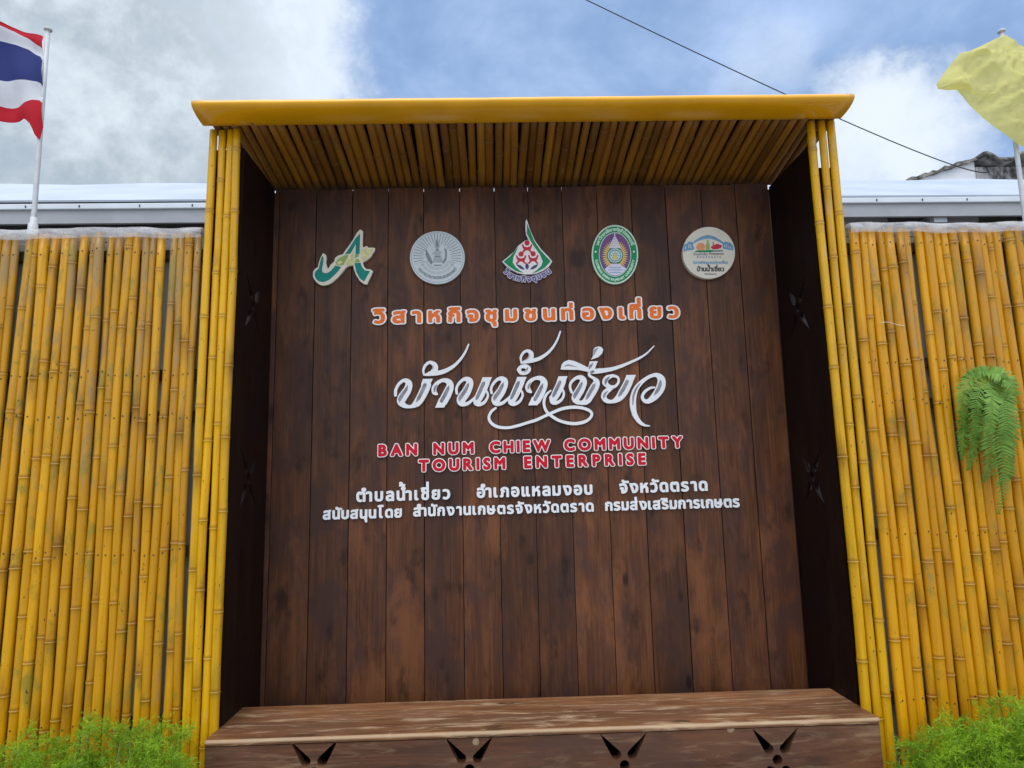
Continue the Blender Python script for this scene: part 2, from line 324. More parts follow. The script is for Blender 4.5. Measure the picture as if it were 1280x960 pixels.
TITLE = {
 'bo': ('7496,18051 7059,18055 7048,18048 6952,17790 6957,17779 6982,17767 6981,17756 6878,17522 6717,17188 6658,17079 6562,16923 6493,16859 6438,16846 6360,16858 6294,16887 6225,16940 6204,16985 6423,17328 6478,17428 6506,17494 6536,17595 6556,17707 6557,17819 6542,17887 6509,17955 6459,18010 6381,18057 6293,18088 6237,18092 6160,18083 6082,18050 6016,18005 5949,17947 5894,17889 5817,17780 5745,17631 5730,17586 5717,17508 5714,17418 5721,17295 5741,17265 5763,17252 5797,17249 5824,17260 5844,17282 5851,17304 5849,17461 5861,17550 5900,17651 5950,17740 5994,17795 6049,17850 6093,17886 6149,17917 6171,17921 6186,17916 6226,17887 6245,17858 6242,17825 6226,17769 6171,17646 5957,17369 5902,17270 5871,17192 5851,17092 5854,17025 5872,16957 5918,16879 5952,16842 5996,16806 6129,16735 6217,16712 6338,16698 6471,16699 6647,16716 6791,16762 6846,16790 6899,16827 6968,16892 7054,17003 7163,17180 7277,17391 7345,17547 7409,17715 7418,17782 7405,17850 7407,17861', '6714,16964 6725,16962 6802,17015 6891,17089 6973,17228 7104,17484 7213,17741 7217,17774 7212,17797 7195,17831 7180,17844 7158,17854 7125,17852 7092,17839 7064,17811 6932,17509 6768,17176 6746,17076 6711,16976|6348,17782 6337,17785 6331,17778 6287,17711 6244,17667 6194,17586 6030,17379 5950,17246 5922,17180 5908,17113 5938,17034 5974,16979 5985,16978 5997,17022 6047,17077 6136,17243 6263,17420 6323,17520 6359,17620 6356,17744'),
 'tb': ('9201,19670 9190,19680 9167,19684 9143,19668 9022,19407 8946,19270 8826,19090 8695,18932 8552,18793 8428,18697 8282,18610 8125,18538 7946,18473 7723,18422 7746,18515 7748,18617 7724,18701 7687,18766 7666,18789 7602,18835 7558,18860 7480,18890 7435,18900 7391,18903 7323,18891 7279,18873 7223,18842 7156,18788 7106,18730 7057,18640 7021,18536 7013,18493 7012,18425 7025,18357 7050,18266 7058,18255 7058,18221 7067,18209 7087,18203 7332,18189 7443,18198 7644,18203 7800,18227 7956,18264 8112,18321 8214,18372 8370,18468 8508,18571 8640,18691 8785,18851 8890,18988 9004,19167 9081,19314 9205,19633 9207,19656|7132,18289 7123,18299 7117,18344 7114,18446 7138,18525 7177,18604 7228,18671 7298,18727 7356,18753 7379,18755 7401,18745 7461,18690 7502,18621 7489,18565 7458,18497 7411,18435 7355,18395 7299,18380 7244,18334', '7501,18684 7492,18678 7519,18632 7516,18598 7494,18531 7458,18463 7467,18461 7512,18507 7530,18541 7538,18575 7538,18609 7526,18666'),
 'aa': ('7610,16705 8020,16707 8052,16793 8109,16845 8154,16905 8311,17178 8384,17347 8435,17503 8459,17615 8464,17728 8453,17795 8415,17886 8384,17931 8351,17966 8285,18014 8185,18057 8096,18068 7973,18061 7862,18031 7750,17980 7645,17911 7585,17855 7537,17800 7471,17698 7442,17621 7431,17543 7437,17464 7463,17385 7503,17333 7547,17304 7613,17287 7691,17283 7724,17304 7735,17324 7737,17347 7725,17376 7666,17449 7658,17505 7660,17561 7698,17673 7728,17729 7760,17771 7805,17813 7861,17853 7916,17880 7961,17891 8017,17885 8061,17867 8116,17834 8139,17789 8130,17733 8099,17666 7816,17144 7790,17135 7607,16723 7602,16712', '7705,17785 7693,17783 7603,17709 7552,17642 7538,17597 7535,17530 7543,17451 7558,17432 7581,17430 7601,17450 7715,17763 7716,17774|8249,17733 8235,17731 8192,17676 8133,17621 7938,17253 7818,17043 7812,17020 7815,16987 7833,16956 7855,16938 7877,16931 7910,16931 7944,16949 7966,16973 8060,17128 8161,17317 8265,17562 8264,17663'),
 'no': ('10237,18076 10231,18080 9801,18083 9709,17825 9632,17668 9431,17210 9335,17128 9139,16980 9066,16943 8988,16930 8966,16931 8961,16938 8995,16994 9112,17149 9180,17248 9238,17360 9291,17482 9336,17606 9365,17718 9374,17785 9369,17876 9351,17944 9328,17989 9302,18025 9236,18080 9158,18110 9080,18123 9002,18114 8923,18089 8890,18072 8822,18024 8724,17932 8642,17834 8585,17742 8543,17642 8526,17575 8523,17496 8548,17338 8572,17304 8604,17293 8626,17297 8648,17313 8659,17334 8662,17359 8638,17505 8642,17561 8678,17662 8742,17759 8843,17862 8899,17905 8933,17923 8966,17930 9011,17921 9051,17904 9055,17881 9040,17836 9008,17769 8862,17524 8697,17313 8660,17258 8625,17191 8600,17113 8595,17023 8599,16978 8614,16922 8655,16847 8688,16809 8721,16783 8809,16743 8875,16738 8986,16753 9075,16779 9154,16819 9221,16867 9367,16990 9362,16898 9376,16852 9399,16819 9431,16789 9475,16761 9519,16741 9596,16726 9674,16734 9752,16762 9865,16827 9932,16887 9984,16954 10045,17065 10075,17143 10090,17221 10082,17311 10046,17413 9995,17482 10117,17773 10131,17840|9951,17386 9962,17372 9976,17324 9986,17245 9974,17190 9938,17112 9880,17023 9833,16975 9755,16927 9677,16899 9673,16903 9837,17158', '9478,17014 9489,17013 9579,17083 9659,17216 9715,17329 9921,17776 9925,17824 9909,17867 9892,17884 9847,17887 9802,17868 9782,17846 9716,17723 9462,17142 9465,17064|9155,17842 9043,17723 8881,17456 8748,17287 8685,17190 8674,17156 8672,17100 8682,17044 8711,16974 8722,16969 8732,16976 8753,17020 8824,17095 8982,17308 9040,17397 9094,17497 9168,17665 9173,17778 9164,17834'),
 'nu': ('11852,18069 11846,18073 11415,18076 11320,17817 11242,17660 11037,17202 10940,17119 10742,16971 10669,16934 10590,16921 10568,16922 10563,16929 10597,16985 10716,17140 10785,17240 10844,17351 10899,17474 10944,17597 10974,17710 10983,17778 10980,17868 10962,17936 10939,17982 10914,18017 10847,18072 10770,18103 10691,18116 10613,18106 10534,18081 10500,18065 10432,18017 10333,17924 10250,17827 10192,17735 10149,17634 10131,17566 10128,17488 10152,17330 10175,17295 10207,17285 10229,17289 10252,17305 10263,17325 10266,17350 10243,17497 10247,17553 10284,17654 10349,17752 10452,17855 10508,17897 10542,17915 10576,17922 10620,17914 10660,17896 10664,17873 10650,17828 10616,17761 10468,17515 10301,17304 10263,17249 10227,17182 10202,17104 10196,17014 10200,16969 10215,16913 10255,16837 10288,16800 10321,16773 10409,16733 10476,16728 10587,16743 10677,16770 10755,16809 10823,16857 10971,16981 10965,16888 10979,16843 11002,16809 11033,16780 11077,16751 11121,16732 11199,16716 11277,16725 11356,16752 11469,16818 11537,16878 11590,16945 11652,17056 11682,17134 11698,17212 11691,17303 11656,17405 11604,17473 11729,17765 11744,17833|11560,17377 11571,17364 11585,17316 11594,17237 11581,17181 11545,17103 11486,17014 11439,16966 11360,16918 11281,16890 11277,16894 11444,17149', '11083,17004 11094,17004 11185,17074 11266,17207 11323,17320 11533,17768 11537,17816 11521,17859 11504,17877 11460,17879 11413,17861 11393,17838 11327,17715 11067,17134 11069,17055|10764,17834 10651,17715 10487,17448 10352,17278 10288,17181 10277,17148 10275,17091 10284,17035 10313,16965 10324,16960 10333,16967 10355,17011 10426,17086 10587,17299 10646,17388 10701,17489 10776,17657 10782,17770 10774,17826'),
 'sw': ('14897,16276 14887,16343 14852,16411 14780,16484 14692,16539 14549,16600 14393,16645 14271,16668 14092,16686 13913,16688 13778,16680 13654,16665 13474,16630 13305,16582 12863,16396 12852,16399 12781,16483 12729,16584 12692,16731 12684,16798 12685,16866 12696,16944 12720,17034 12746,17101 12785,17174 12820,17227 12855,17267 12991,17389 12994,17412 12983,17433 12972,17441 12950,17444 12794,17348 12715,17270 12654,17181 12620,17114 12594,17047 12574,16969 12560,16868 12560,16789 12588,16620 12617,16530 12653,16454 12732,16338 12332,16158 12141,16089 11850,16008 11536,15912 11112,15809 10989,15790 10823,15785 10646,15801 10503,15833 10371,15886 10305,15926 10246,15972 10204,16017 10166,16074 10140,16130 10126,16186 10124,16219 10136,16274 10161,16330 10216,16418 10280,16495 10429,16615 10436,16637 10429,16664 10407,16685 10385,16690 10363,16684 10228,16603 10171,16558 10126,16506 10076,16432 10030,16343 10006,16266 10001,16188 10008,16132 10030,16054 10049,16009 10089,15942 10160,15863 10268,15783 10401,15720 10511,15688 10688,15660 10876,15653 11064,15669 11276,15711 11522,15772 11891,15884 12182,15957 12339,16012 12667,16165 12836,16234 12988,16111 13131,16019 13284,15940 13450,15878 13704,15811 13904,15780 14082,15777 14250,15795 14402,15827 14499,15857 14589,15897 14693,15961 14772,16032 14844,16124 14882,16198|12982,16289 12987,16300 13266,16412 13458,16475 13615,16508 13739,16526 13896,16540 14020,16542 14143,16537 14299,16520 14410,16497 14543,16455 14636,16415 14719,16363 14762,16312 14771,16267 14762,16233 14745,16200 14676,16116 14618,16068 14527,16019 14414,15980 14245,15944 14088,15925 13976,15924 13864,15932 13687,15962 13554,15994 13432,16032 13333,16072 13203,16139', ''),
 'tn': ('13515,20227 13504,20235 13481,20237 13460,20221 13353,19957 13287,19819 13182,19636 13067,19476 12942,19340 12826,19237 12688,19140 12550,19061 12390,18990 12195,18939 12191,18950 12210,19042 12208,19156 12176,19237 12149,19273 12116,19303 12083,19326 12016,19356 11960,19369 11914,19371 11824,19350 11766,19321 11720,19289 11665,19234 11609,19154 11569,19075 11548,19006 11543,18961 11546,18915 11594,18701 11616,18693 11751,18703 11796,18698 11977,18718 12158,18744 12328,18785 12453,18830 12545,18875 12676,18954 12821,19059 12947,19168 13054,19281 13184,19446 13275,19588 13371,19771 13434,19921 13525,20197|11663,18782 11651,18867 11649,18948 11662,19005 11688,19061 11739,19141 11786,19188 11854,19230 11889,19238 11911,19236 11955,19198 11977,19160 11980,19103 11948,19011 11924,18977 11823,18881 11800,18867 11753,18854 11732,18839 11709,18805', '12011,19162 12000,19166 11994,19160 11998,19102 11992,19079 11954,18988 11834,18868 11811,18851 11772,18843 11777,18830 11799,18826 11880,18880 11949,18935 11984,18975 12002,19011 12013,19056 12019,19148'),
 'ni': ('12063,18438 12056,18484 12036,18530 12010,18565 11959,18611 11920,18634 11859,18658 11814,18666 11746,18667 11679,18659 11611,18643 11542,18610 11490,18562 11420,18472 11407,18449 11402,18415 11409,18381 11462,18289 11500,18237 11533,18204 11566,18184 11611,18169 11712,18159 11790,18167 11858,18186 11950,18240 12003,18291 12035,18336 12055,18382|11824,18431 11819,18406 11784,18360 11750,18343 11682,18331 11648,18332 11628,18343 11590,18412 11629,18469 11641,18477 11674,18482 11731,18480 11775,18471 11798,18460', '11934,18524 11912,18527 11900,18515 11838,18442 11843,18419 11818,18374 11786,18340 11734,18319 11721,18296 11726,18282 11748,18278 11782,18295 11839,18327 11882,18362 11904,18395 11926,18452 11940,18509'),
 'am': ('11899,16737 12324,16737 12334,16744 12358,16788 12407,16825 12455,16880 12626,17158 12686,17281 12775,17505 12809,17629 12819,17697 12821,17754 12809,17833 12792,17882 12764,17936 12697,18016 12629,18066 12551,18103 12450,18112 12326,18096 12179,18054 12065,18002 11962,17932 11882,17849 11816,17748 11784,17669 11773,17590 11781,17511 11815,17415 11847,17369 11903,17329 11969,17310 12047,17305 12068,17315 12081,17329 12089,17348 12089,17371 12026,17473 11997,17564 11992,17609 11998,17643 12019,17699 12074,17789 12128,17842 12185,17884 12242,17913 12299,17926 12377,17923 12444,17901 12477,17876 12494,17827 12491,17782 12463,17714 12128,17133 12121,17127 12087,17130 12076,17121 11892,16744', '11895,17481 11917,17480 11929,17489 11969,17576 11987,17666 12045,17789 12047,17801 12038,17813 12026,17812 11964,17757 11911,17701 11890,17668 11873,17589 11881,17498|12598,17763 12538,17690 12471,17624 12145,17054 12134,17021 12136,16987 12150,16959 12172,16940 12194,16931 12227,16930 12273,16957 12378,17123 12483,17307 12605,17565 12613,17723 12606,17757'),
 'ae': ('13759,18072 13342,18071 13333,18064 13206,17715 13044,17401 12952,17188 12908,17155 12882,17110 12876,17077 12882,16998 12901,16885 12929,16828 12955,16799 12987,16776 13032,16756 13098,16742 13177,16744 13244,16760 13312,16792 13418,16864 13485,16927 13544,17008 13577,17075 13600,17143 13615,17210 13618,17255 13611,17312 13595,17368 13564,17437 13534,17471 13612,17640 13661,17763 13672,17809 13674,17865 13759,18057 13763,18068|13488,17383 13508,17313 13510,17246 13486,17156 13448,17078 13410,17030 13341,16976 13250,16930 13193,16919 13188,16925 13289,17047 13369,17161', '13030,17070 13121,17129 13144,17150 13193,17229 13316,17464 13471,17778 13468,17823 13437,17869 13403,17875 13369,17869 13330,17837 13119,17433 13053,17299 13018,17209 13020,17097 13023,17074'),
 'ch': ('15007,18333 14984,18340 14962,18340 14836,18300 14774,18269 14749,18247 14731,18218 14716,18167 14717,18122 14724,18088 14746,18042 14795,17995 14879,17948 14923,17917 14955,17868 14976,17810 14865,17676 14742,17485 14637,17306 14525,17082 14491,17027 14424,16952 14367,16919 14333,16907 14311,16911 14278,16930 14266,16940 14265,16952 14498,17320 14569,17466 14615,17578 14648,17691 14659,17793 14649,17873 14635,17918 14612,17964 14577,18010 14525,18057 14433,18102 14365,18110 14252,18095 14143,18052 14033,17977 13929,17884 13882,17828 13853,17784 13823,17716 13805,17637 13799,17547 13810,17468 13844,17365 13885,17269 13907,17254 13929,17251 13952,17257 13975,17277 13980,17272 13938,17172 13924,17115 13918,17048 13925,16980 13943,16924 13969,16878 14016,16827 14070,16788 14137,16754 14181,16742 14426,16706 14561,16715 14630,16733 14675,16755 14756,16812 14842,16908 15108,17309 15186,17453 15231,17568 15254,17658 15258,17749 15246,17806 15227,17852 15203,17886 15158,17932 14895,18080 14857,18108 14841,18131 14835,18154 14842,18170 14990,18201 15025,18223 15041,18253 15042,18288 15029,18315|13987,17279 13983,17329 13933,17465 13918,17534 13923,17624 13948,17703 13977,17748 14018,17793 14082,17848 14143,17889 14177,17907 14223,17919 14268,17919 14313,17905 14334,17889 14337,17867 14331,17833 14305,17776 14156,17529', '14033,16990 14045,16989 14068,17028 14129,17089 14178,17179 14334,17413 14407,17548 14451,17660 14451,17774 14444,17802 14434,17808 14327,17708 14012,17215 13989,17159 13986,17126 13993,17080|15039,17716 14912,17652 14735,17372 14659,17238 14605,17126 14589,17036 14560,16946 14570,16938 14639,16979 14730,17056 14970,17447 15042,17582 15046,17707'),
 'ii': ('17914,19444 17905,19456 17894,19460 17878,19456 17595,19200 17464,19097 17311,19005 17112,18904 16879,18802 16485,18650 16231,18563 15967,18489 15807,18456 15613,18431 15442,18417 15227,18412 15056,18399 15054,18408 15078,18453 15098,18521 15204,18749 15195,18758 14830,18755 14742,18460 14364,18662 14097,18784 13839,18839 13621,18758 13609,18748 13501,18616 13450,18400 13451,18393 13462,18389 14274,18359 14544,18304 14734,18251 14758,18280 14791,18260 14819,18206 14848,18183 14878,18173 14990,18161 15285,18182 15548,18223 15799,18272 16063,18344 16351,18445 17036,18744 17200,18825 17399,18944 17565,19068 17673,19170 17842,19343 17908,19420', '14995,18683 14983,18684 14862,18617 14791,18555 14762,18470 14764,18459 14776,18458 14762,18413 14765,18390 14773,18382 14784,18380 14832,18411 14899,18479 15000,18672|14204,18502 13921,18609 13843,18628 13798,18628 13729,18612 13606,18557 13597,18546 13603,18536 13614,18534 13807,18558 14189,18494'),
 'me': ('14889,18841 14900,18840 15234,18948 15414,19108 15485,19292 15483,19303 15412,19425 15254,19460 15104,19413 15093,19405 15013,19287 14993,19012', '15021,19028 15044,19042 15145,19228 15244,19376 15250,19387 15240,19403 15229,19404 15113,19348 15075,19321 15037,19275 15027,19253 15013,19046'),
 'yo': ('16970,18074 16956,18078 16531,18082 16416,17810 16005,17125 15888,16989 15807,16933 15750,16922 15716,16923 15661,16936 15595,16973 15573,16997 15540,17054 15538,17077 15547,17099 15598,17178 15675,17268 15721,17303 15898,17462 15955,17477 16017,17510 16058,17543 16109,17599 16156,17667 16192,17746 16204,17814 16201,17893 16188,17950 16173,17985 16150,18019 16124,18043 16049,18081 15881,18131 15676,18105 15585,18080 15555,18064 15488,18008 15428,17929 15389,17839 15379,17793 15378,17737 15395,17668 15413,17634 15440,17599 15517,17531 15591,17495 15502,17443 15420,17374 15360,17297 15319,17216 15295,17126 15294,17059 15317,16979 15360,16900 15431,16831 15508,16786 15586,16763 15709,16755 15935,16771 16026,16796 16118,16826 16164,16848 16257,16908 16339,16977 16445,17090 16520,17184 16586,17285 16739,17561 16828,17780|16078,17930 16091,17895 16098,17850 16096,17815 16085,17770 16060,17725 16024,17680 15974,17636 15938,17614 15904,17605 15858,17601 15802,17607 15746,17624 15692,17663 15639,17732 15634,17755 15640,17789 15657,17834 15678,17867 15761,17923 15886,17987 15898,17990 16010,17968 16055,17952', '15498,17630 15521,17638 15744,18015 15741,18029 15730,18035 15719,18031 15591,17959 15544,17922 15508,17879 15486,17826 15478,17769 15486,17644|16083,17050 16094,17048 16241,17132 16395,17345 16546,17603 16614,17738 16618,17772 16610,17807 16597,17841 16583,17856 16549,17853 16502,17833 16467,17798 16340,17573 16124,17219 16101,17112 16079,17056|15404,17003 15416,17002 15429,17011 15615,17324 15610,17345 15599,17347 15472,17270 15437,17241 15407,17204 15389,17159 15384,17114 15394,17019'),
 'wo': ('17503,15654 17521,15670 17516,15693 17305,15752 17240,15791 17174,15845 17123,15902 17069,15981 17010,16083 16968,16173 16920,16320 16907,16467 16911,16771 16921,16895 16936,16996 16987,17210 17043,17356 17084,17429 17176,17547 17245,17625 17377,17748 17455,17808 17549,17869 17630,17911 17700,17939 17781,17963 17849,17972 17906,17963 17949,17930 17969,17898 17986,17852 17989,17784 17965,17670 17920,17546 17875,17455 17785,17309 17631,17097 17514,16965 17432,16921 17398,16915 17353,16923 17328,16944 17307,16978 17295,17012 17292,17057 17301,17091 17323,17136 17390,17226 17474,17297 17614,17384 17695,17414 17833,17435 17850,17445 17863,17467 17858,17490 17836,17505 17735,17516 17667,17517 17586,17500 17517,17470 17447,17432 17365,17377 17297,17318 17249,17262 17206,17195 17175,17127 17159,17060 17156,17015 17166,16947 17181,16901 17209,16844 17256,16788 17289,16764 17344,16738 17389,16726 17433,16720 17513,16722 17581,16738 17708,16795 17813,16854 17919,16929 18055,17055 18185,17212 18256,17324 18288,17392 18314,17459 18345,17584 18357,17732 18354,17789 18341,17857 18321,17915 18280,17984 18238,18030 18158,18089 18107,18115 18007,18151 17927,18158 17836,18148 17697,18107 17569,18055 17418,17977 17312,17913 17218,17847 17077,17736 16941,17608 16864,17507 16800,17409 16747,17305 16705,17204 16669,17091 16642,16979 16627,16866 16623,16708 16635,16539 16655,16415 16714,16189 16763,16088 16825,15986 16893,15895 16960,15821 17025,15765 17101,15718 17167,15689 17267,15660 17345,15652', '18104,17835 18068,17759 18029,17703 17984,17567 17949,17484 17836,17293 17808,17207 17762,17106 17759,17095 17769,17086 17959,17216 18034,17316 18115,17463 18151,17564 18172,17678 18147,17770 18115,17830|16753,16645 16764,16648 16773,16660 16829,16975 16862,17099 16905,17223 16952,17335 17004,17436 17163,17672 17164,17684 17154,17694 17132,17684 17036,17588 16940,17481 16868,17371 16788,17202 16747,17067 16736,16988 16735,16661'),
}
GLYPHS = {
 'วิ': ('26,-13 1,8 -3,38 30,118 46,133 76,137 136,111 186,106 226,115 258,138 277,168 290,208 296,258 294,318 273,388 256,411 226,431 186,441 136,440 96,433 46,414 26,417 11,428 0,458 4,548 22,568 74,588 56,593 -24,593 -44,599 -54,608 -63,628 -64,678 -56,698 -34,715 46,748 406,748 426,741 439,728 445,708 444,628 435,608 406,593 296,593 273,588 326,568 386,524 422,478 450,418 467,338 470,238 455,148 432,88 400,38 366,4 316,-27 276,-41 216,-51 146,-50 86,-38', '456,805 496,768 513,728 512,608 496,573 466,538 497,488 517,438 532,378 540,308 540,238 531,168 495,58 458,-2 409,-52 346,-91 296,-109 226,-121 136,-119 66,-105 -14,-71 -57,-32 -74,18 -67,68 -27,158 6,191 56,208 96,204 156,178 196,178 208,188 220,218 224,308 215,348 196,368 136,370 66,347 36,344 -4,354 -44,384 -69,438 -70,528 -112,568 -131,608 -133,688 -120,728 -104,750 -74,773 36,817 406,818', 0.038, 0.429),
 'ส': ('517,-32 497,-41 397,-42 377,-34 357,-14 337,-34 297,-46 247,-52 187,-50 137,-39 98,-22 67,0 41,28 14,88 7,148 18,218 52,278 99,318 157,345 237,363 347,373 360,378 354,408 342,428 317,439 287,443 197,433 97,392 71,398 53,418 50,438 51,528 67,551 137,579 227,597 327,598 397,582 417,613 447,626 537,626 557,619 568,608 576,588 569,538 549,498 520,468 519,458 532,378 532,8 530,-12|357,27 357,213 247,203 207,190 190,178 181,148 184,128 192,118 207,110 237,104 307,113 327,107 343,88', '607,669 637,628 646,578 633,508 596,438 602,378 602,-2 594,-42 577,-70 547,-96 507,-111 397,-112 357,-103 287,-118 227,-122 177,-119 117,-106 67,-85 27,-58 -13,-16 -39,28 -58,88 -63,138 -59,198 -45,248 -21,298 20,348 -10,388 -20,428 -18,538 5,588 37,615 77,633 197,664 287,670 367,663 407,689 447,696 557,694', 0.049, 0.534),
 'า': ('338,-40 228,-41 200,-22 194,-2 190,418 178,435 128,442 78,433 18,407 -12,412 -27,428 -32,448 -31,538 -12,564 38,583 88,595 148,600 208,596 248,587 288,568 318,544 344,508 359,468 367,418 367,-2 358,-26', '368,-103 328,-112 208,-108 168,-89 137,-52 124,-2 122,368 98,366 38,340 -12,338 -42,349 -68,368 -98,418 -102,528 -98,558 -77,598 -42,627 18,650 88,666 158,670 228,664 284,648 328,626 368,593 402,548 424,498 436,428 437,-2 432,-32 418,-62 398,-85', 0.010, 0.325),
 'ห': ('62,-32 47,-2 47,548 57,575 87,590 177,590 207,578 219,558 220,428 227,419 387,584 407,590 507,590 537,582 554,558 551,528 437,408 481,378 512,348 537,308 551,268 560,198 560,-2 554,-22 537,-37 517,-42 427,-42 397,-27 387,-2 387,198 382,228 357,260 307,274 221,188 220,-2 214,-22 197,-37 177,-42 87,-42', '22,638 77,659 197,658 247,636 287,583 347,641 397,659 537,657 567,646 600,618 623,568 622,518 603,478 545,418 584,368 605,328 621,278 629,228 629,-12 617,-52 587,-88 537,-110 427,-112 387,-104 353,-82 330,-52 319,-22 317,168 307,177 290,158 288,-22 271,-62 247,-88 197,-110 77,-111 37,-99 3,-72 -15,-42 -23,-2 -23,548 -11,598', 0.089, 0.518),
 'กิ': ('544,-34 524,-42 424,-42 404,-33 394,-22 388,-2 385,388 374,413 354,428 324,439 294,442 244,436 210,418 294,370 303,358 307,338 291,268 274,254 244,249 224,239 210,218 207,-2 201,-22 184,-37 164,-42 74,-42 54,-36 40,-22 34,-2 35,218 47,268 74,318 44,330 28,348 24,398 29,438 50,488 84,529 134,564 194,588 174,593 84,593 54,608 45,628 44,678 52,698 64,710 154,748 514,748 534,741 547,728 553,708 552,628 534,600 514,593 404,593 386,588 444,567 494,532 531,488 552,438 561,368 561,-2 555,-22', '564,805 604,768 618,738 623,708 620,608 607,578 581,548 619,458 630,388 631,-2 626,-32 614,-59 574,-98 524,-112 414,-111 384,-102 354,-82 331,-52 319,-12 314,195 278,178 276,-12 264,-52 241,-82 211,-102 174,-112 64,-111 14,-93 -23,-52 -36,-2 -36,208 -20,288 -45,348 -45,418 -28,488 7,548 -16,589 -26,628 -25,688 -12,728 4,750 34,773 144,817 514,818', 0.066, 0.519),
 'จ': ('136,-41 116,-28 105,-2 104,198 56,205 36,221 29,248 31,328 46,348 66,356 236,356 257,348 266,338 274,318 276,118 308,138 330,188 338,278 328,368 316,399 296,422 266,436 236,441 156,437 106,422 46,392 16,397 4,408 -4,428 -2,528 11,548 36,562 136,593 246,599 336,585 386,563 432,528 470,478 491,428 507,358 513,278 508,198 493,128 471,78 446,42 416,13 376,-13 336,-28 276,-40', '-38,598 16,630 106,658 186,669 276,667 346,655 406,632 466,592 506,549 543,488 569,408 582,318 581,218 568,138 544,68 506,5 456,-45 414,-72 366,-92 256,-111 126,-110 86,-94 56,-65 36,-12 34,138 -11,168 -35,208 -41,248 -36,348 -60,378 -73,418 -72,538 -61,568', 0.038, 0.471),
 'ชุ': ('472,-301 382,-303 354,-293 339,-263 339,-183 308,-163 297,-143 289,-73 294,-53 222,-48 152,-29 98,7 60,57 44,97 36,147 38,277 57,337 117,427 112,438 82,427 62,428 38,447 12,537 22,559 49,577 82,588 132,596 172,594 212,584 241,567 262,545 278,517 292,473 322,475 338,487 347,557 358,577 372,587 482,590 502,582 514,567 519,537 513,477 501,437 483,407 482,397 501,357 507,317 504,107 492,67 472,32 442,-1 411,-23 442,-31 472,-50 490,-73 500,-103 502,-263 492,-288|262,355 211,267 209,157 218,127 232,114 262,106 292,106 322,117 333,137 335,307 328,327 282,338', '502,-365 462,-373 372,-373 342,-366 312,-349 277,-303 270,-273 268,-223 237,-183 222,-121 142,-100 82,-70 32,-26 -4,27 -31,117 -35,237 -26,317 -2,377 -30,427 -55,507 -58,537 -52,567 -37,597 -18,618 12,637 82,660 172,665 242,647 292,615 332,645 362,657 482,660 512,654 542,639 578,597 589,557 587,507 580,457 561,397 578,317 577,127 563,57 533,-3 569,-93 571,-273 552,-325 532,-347', 0.054, 0.477),
 'ม': ('557,582 570,568 575,548 574,158 559,78 527,22 497,-7 467,-26 427,-41 387,-49 337,-52 287,-47 247,-36 207,-17 187,-34 167,-42 87,-42 62,-32 47,-2 47,548 57,575 87,590 177,590 197,585 215,568 220,548 220,228 225,188 237,155 259,128 287,113 327,107 357,110 377,119 393,138 399,158 402,548 407,568 417,580 437,589 537,590', '25,-92 -10,-52 -23,-2 -23,548 -16,588 2,618 27,641 67,658 177,660 227,649 267,616 283,588 290,558 292,208 307,180 327,177 332,188 332,558 349,608 387,644 427,659 547,659 600,638 633,598 645,558 645,178 632,78 613,28 587,-15 547,-57 507,-84 457,-105 397,-119 307,-120 217,-100 167,-112 77,-111', 0.089, 0.533),
 'ช': ('372,-39 322,-49 272,-52 182,-40 142,-24 108,-2 82,23 59,58 44,98 36,148 38,278 57,338 117,428 112,437 82,427 62,428 37,448 12,538 21,558 42,574 82,588 132,596 172,594 212,584 239,568 262,545 277,518 292,473 322,475 339,488 347,558 359,578 372,587 482,590 502,582 514,568 519,548 513,478 501,438 482,398 501,358 507,318 508,148 502,98 488,58 461,18 422,-16|262,355 211,268 209,158 218,128 232,114 262,106 292,106 322,117 333,138 335,308 327,328 282,338', '552,631 577,598 589,558 582,468 561,398 577,318 578,148 566,68 532,-5 492,-51 448,-82 392,-106 332,-119 252,-121 192,-114 132,-96 82,-70 48,-42 12,0 -13,48 -30,108 -35,168 -33,278 -22,328 -1,378 -31,428 -57,518 -55,558 -38,596 -8,625 32,646 132,666 222,655 262,637 292,615 342,650 382,660 492,659 522,651', 0.054, 0.477),
 'น': ('52,578 79,590 169,590 189,585 207,568 212,548 215,158 222,138 239,119 259,110 289,107 329,113 356,128 379,158 390,188 394,228 394,548 399,568 419,586 439,590 529,590 549,582 559,572 567,548 567,-2 552,-32 529,-42 449,-42 429,-36 409,-16 369,-36 329,-47 279,-52 229,-50 189,-42 149,-27 119,-8 89,20 55,78 40,158 39,548', '589,-92 559,-107 529,-112 439,-111 399,-99 309,-120 219,-119 159,-106 109,-85 69,-58 29,-17 -12,58 -26,118 -31,168 -31,558 -19,598 9,634 39,652 69,659 179,660 229,643 265,608 282,558 282,188 289,177 309,181 322,208 324,558 331,588 349,618 389,650 439,660 549,657 579,646 612,618 630,588 637,548 637,-2 624,-52', 0.081, 0.525),
 'ท่': ('532,886 552,872 561,848 557,618 532,595 442,593 425,588 472,568 512,536 542,495 563,438 570,358 570,-2 564,-22 542,-40 522,-42 432,-41 412,-32 403,-22 397,-2 395,388 389,408 372,428 342,439 312,441 282,435 252,417 232,391 220,358 215,318 215,-2 209,-22 192,-37 172,-42 82,-42 62,-36 48,-22 42,-2 42,548 47,568 72,588 152,590 172,581 192,559 232,581 282,595 342,600 402,594 411,598 399,608 390,628 392,861 404,878 422,887', '562,949 592,931 612,908 630,858 630,618 615,578 592,548 627,468 639,388 640,-2 627,-52 592,-92 562,-107 532,-112 412,-109 382,-96 352,-70 335,-42 328,-12 327,358 326,368 312,371 294,358 286,328 285,-2 272,-52 237,-92 192,-110 72,-111 32,-99 -9,-62 -27,-12 -28,548 -16,598 17,638 62,658 152,660 202,645 252,660 312,669 319,678 320,858 327,888 345,918 372,941 412,956 522,958', 0.084, 0.528),
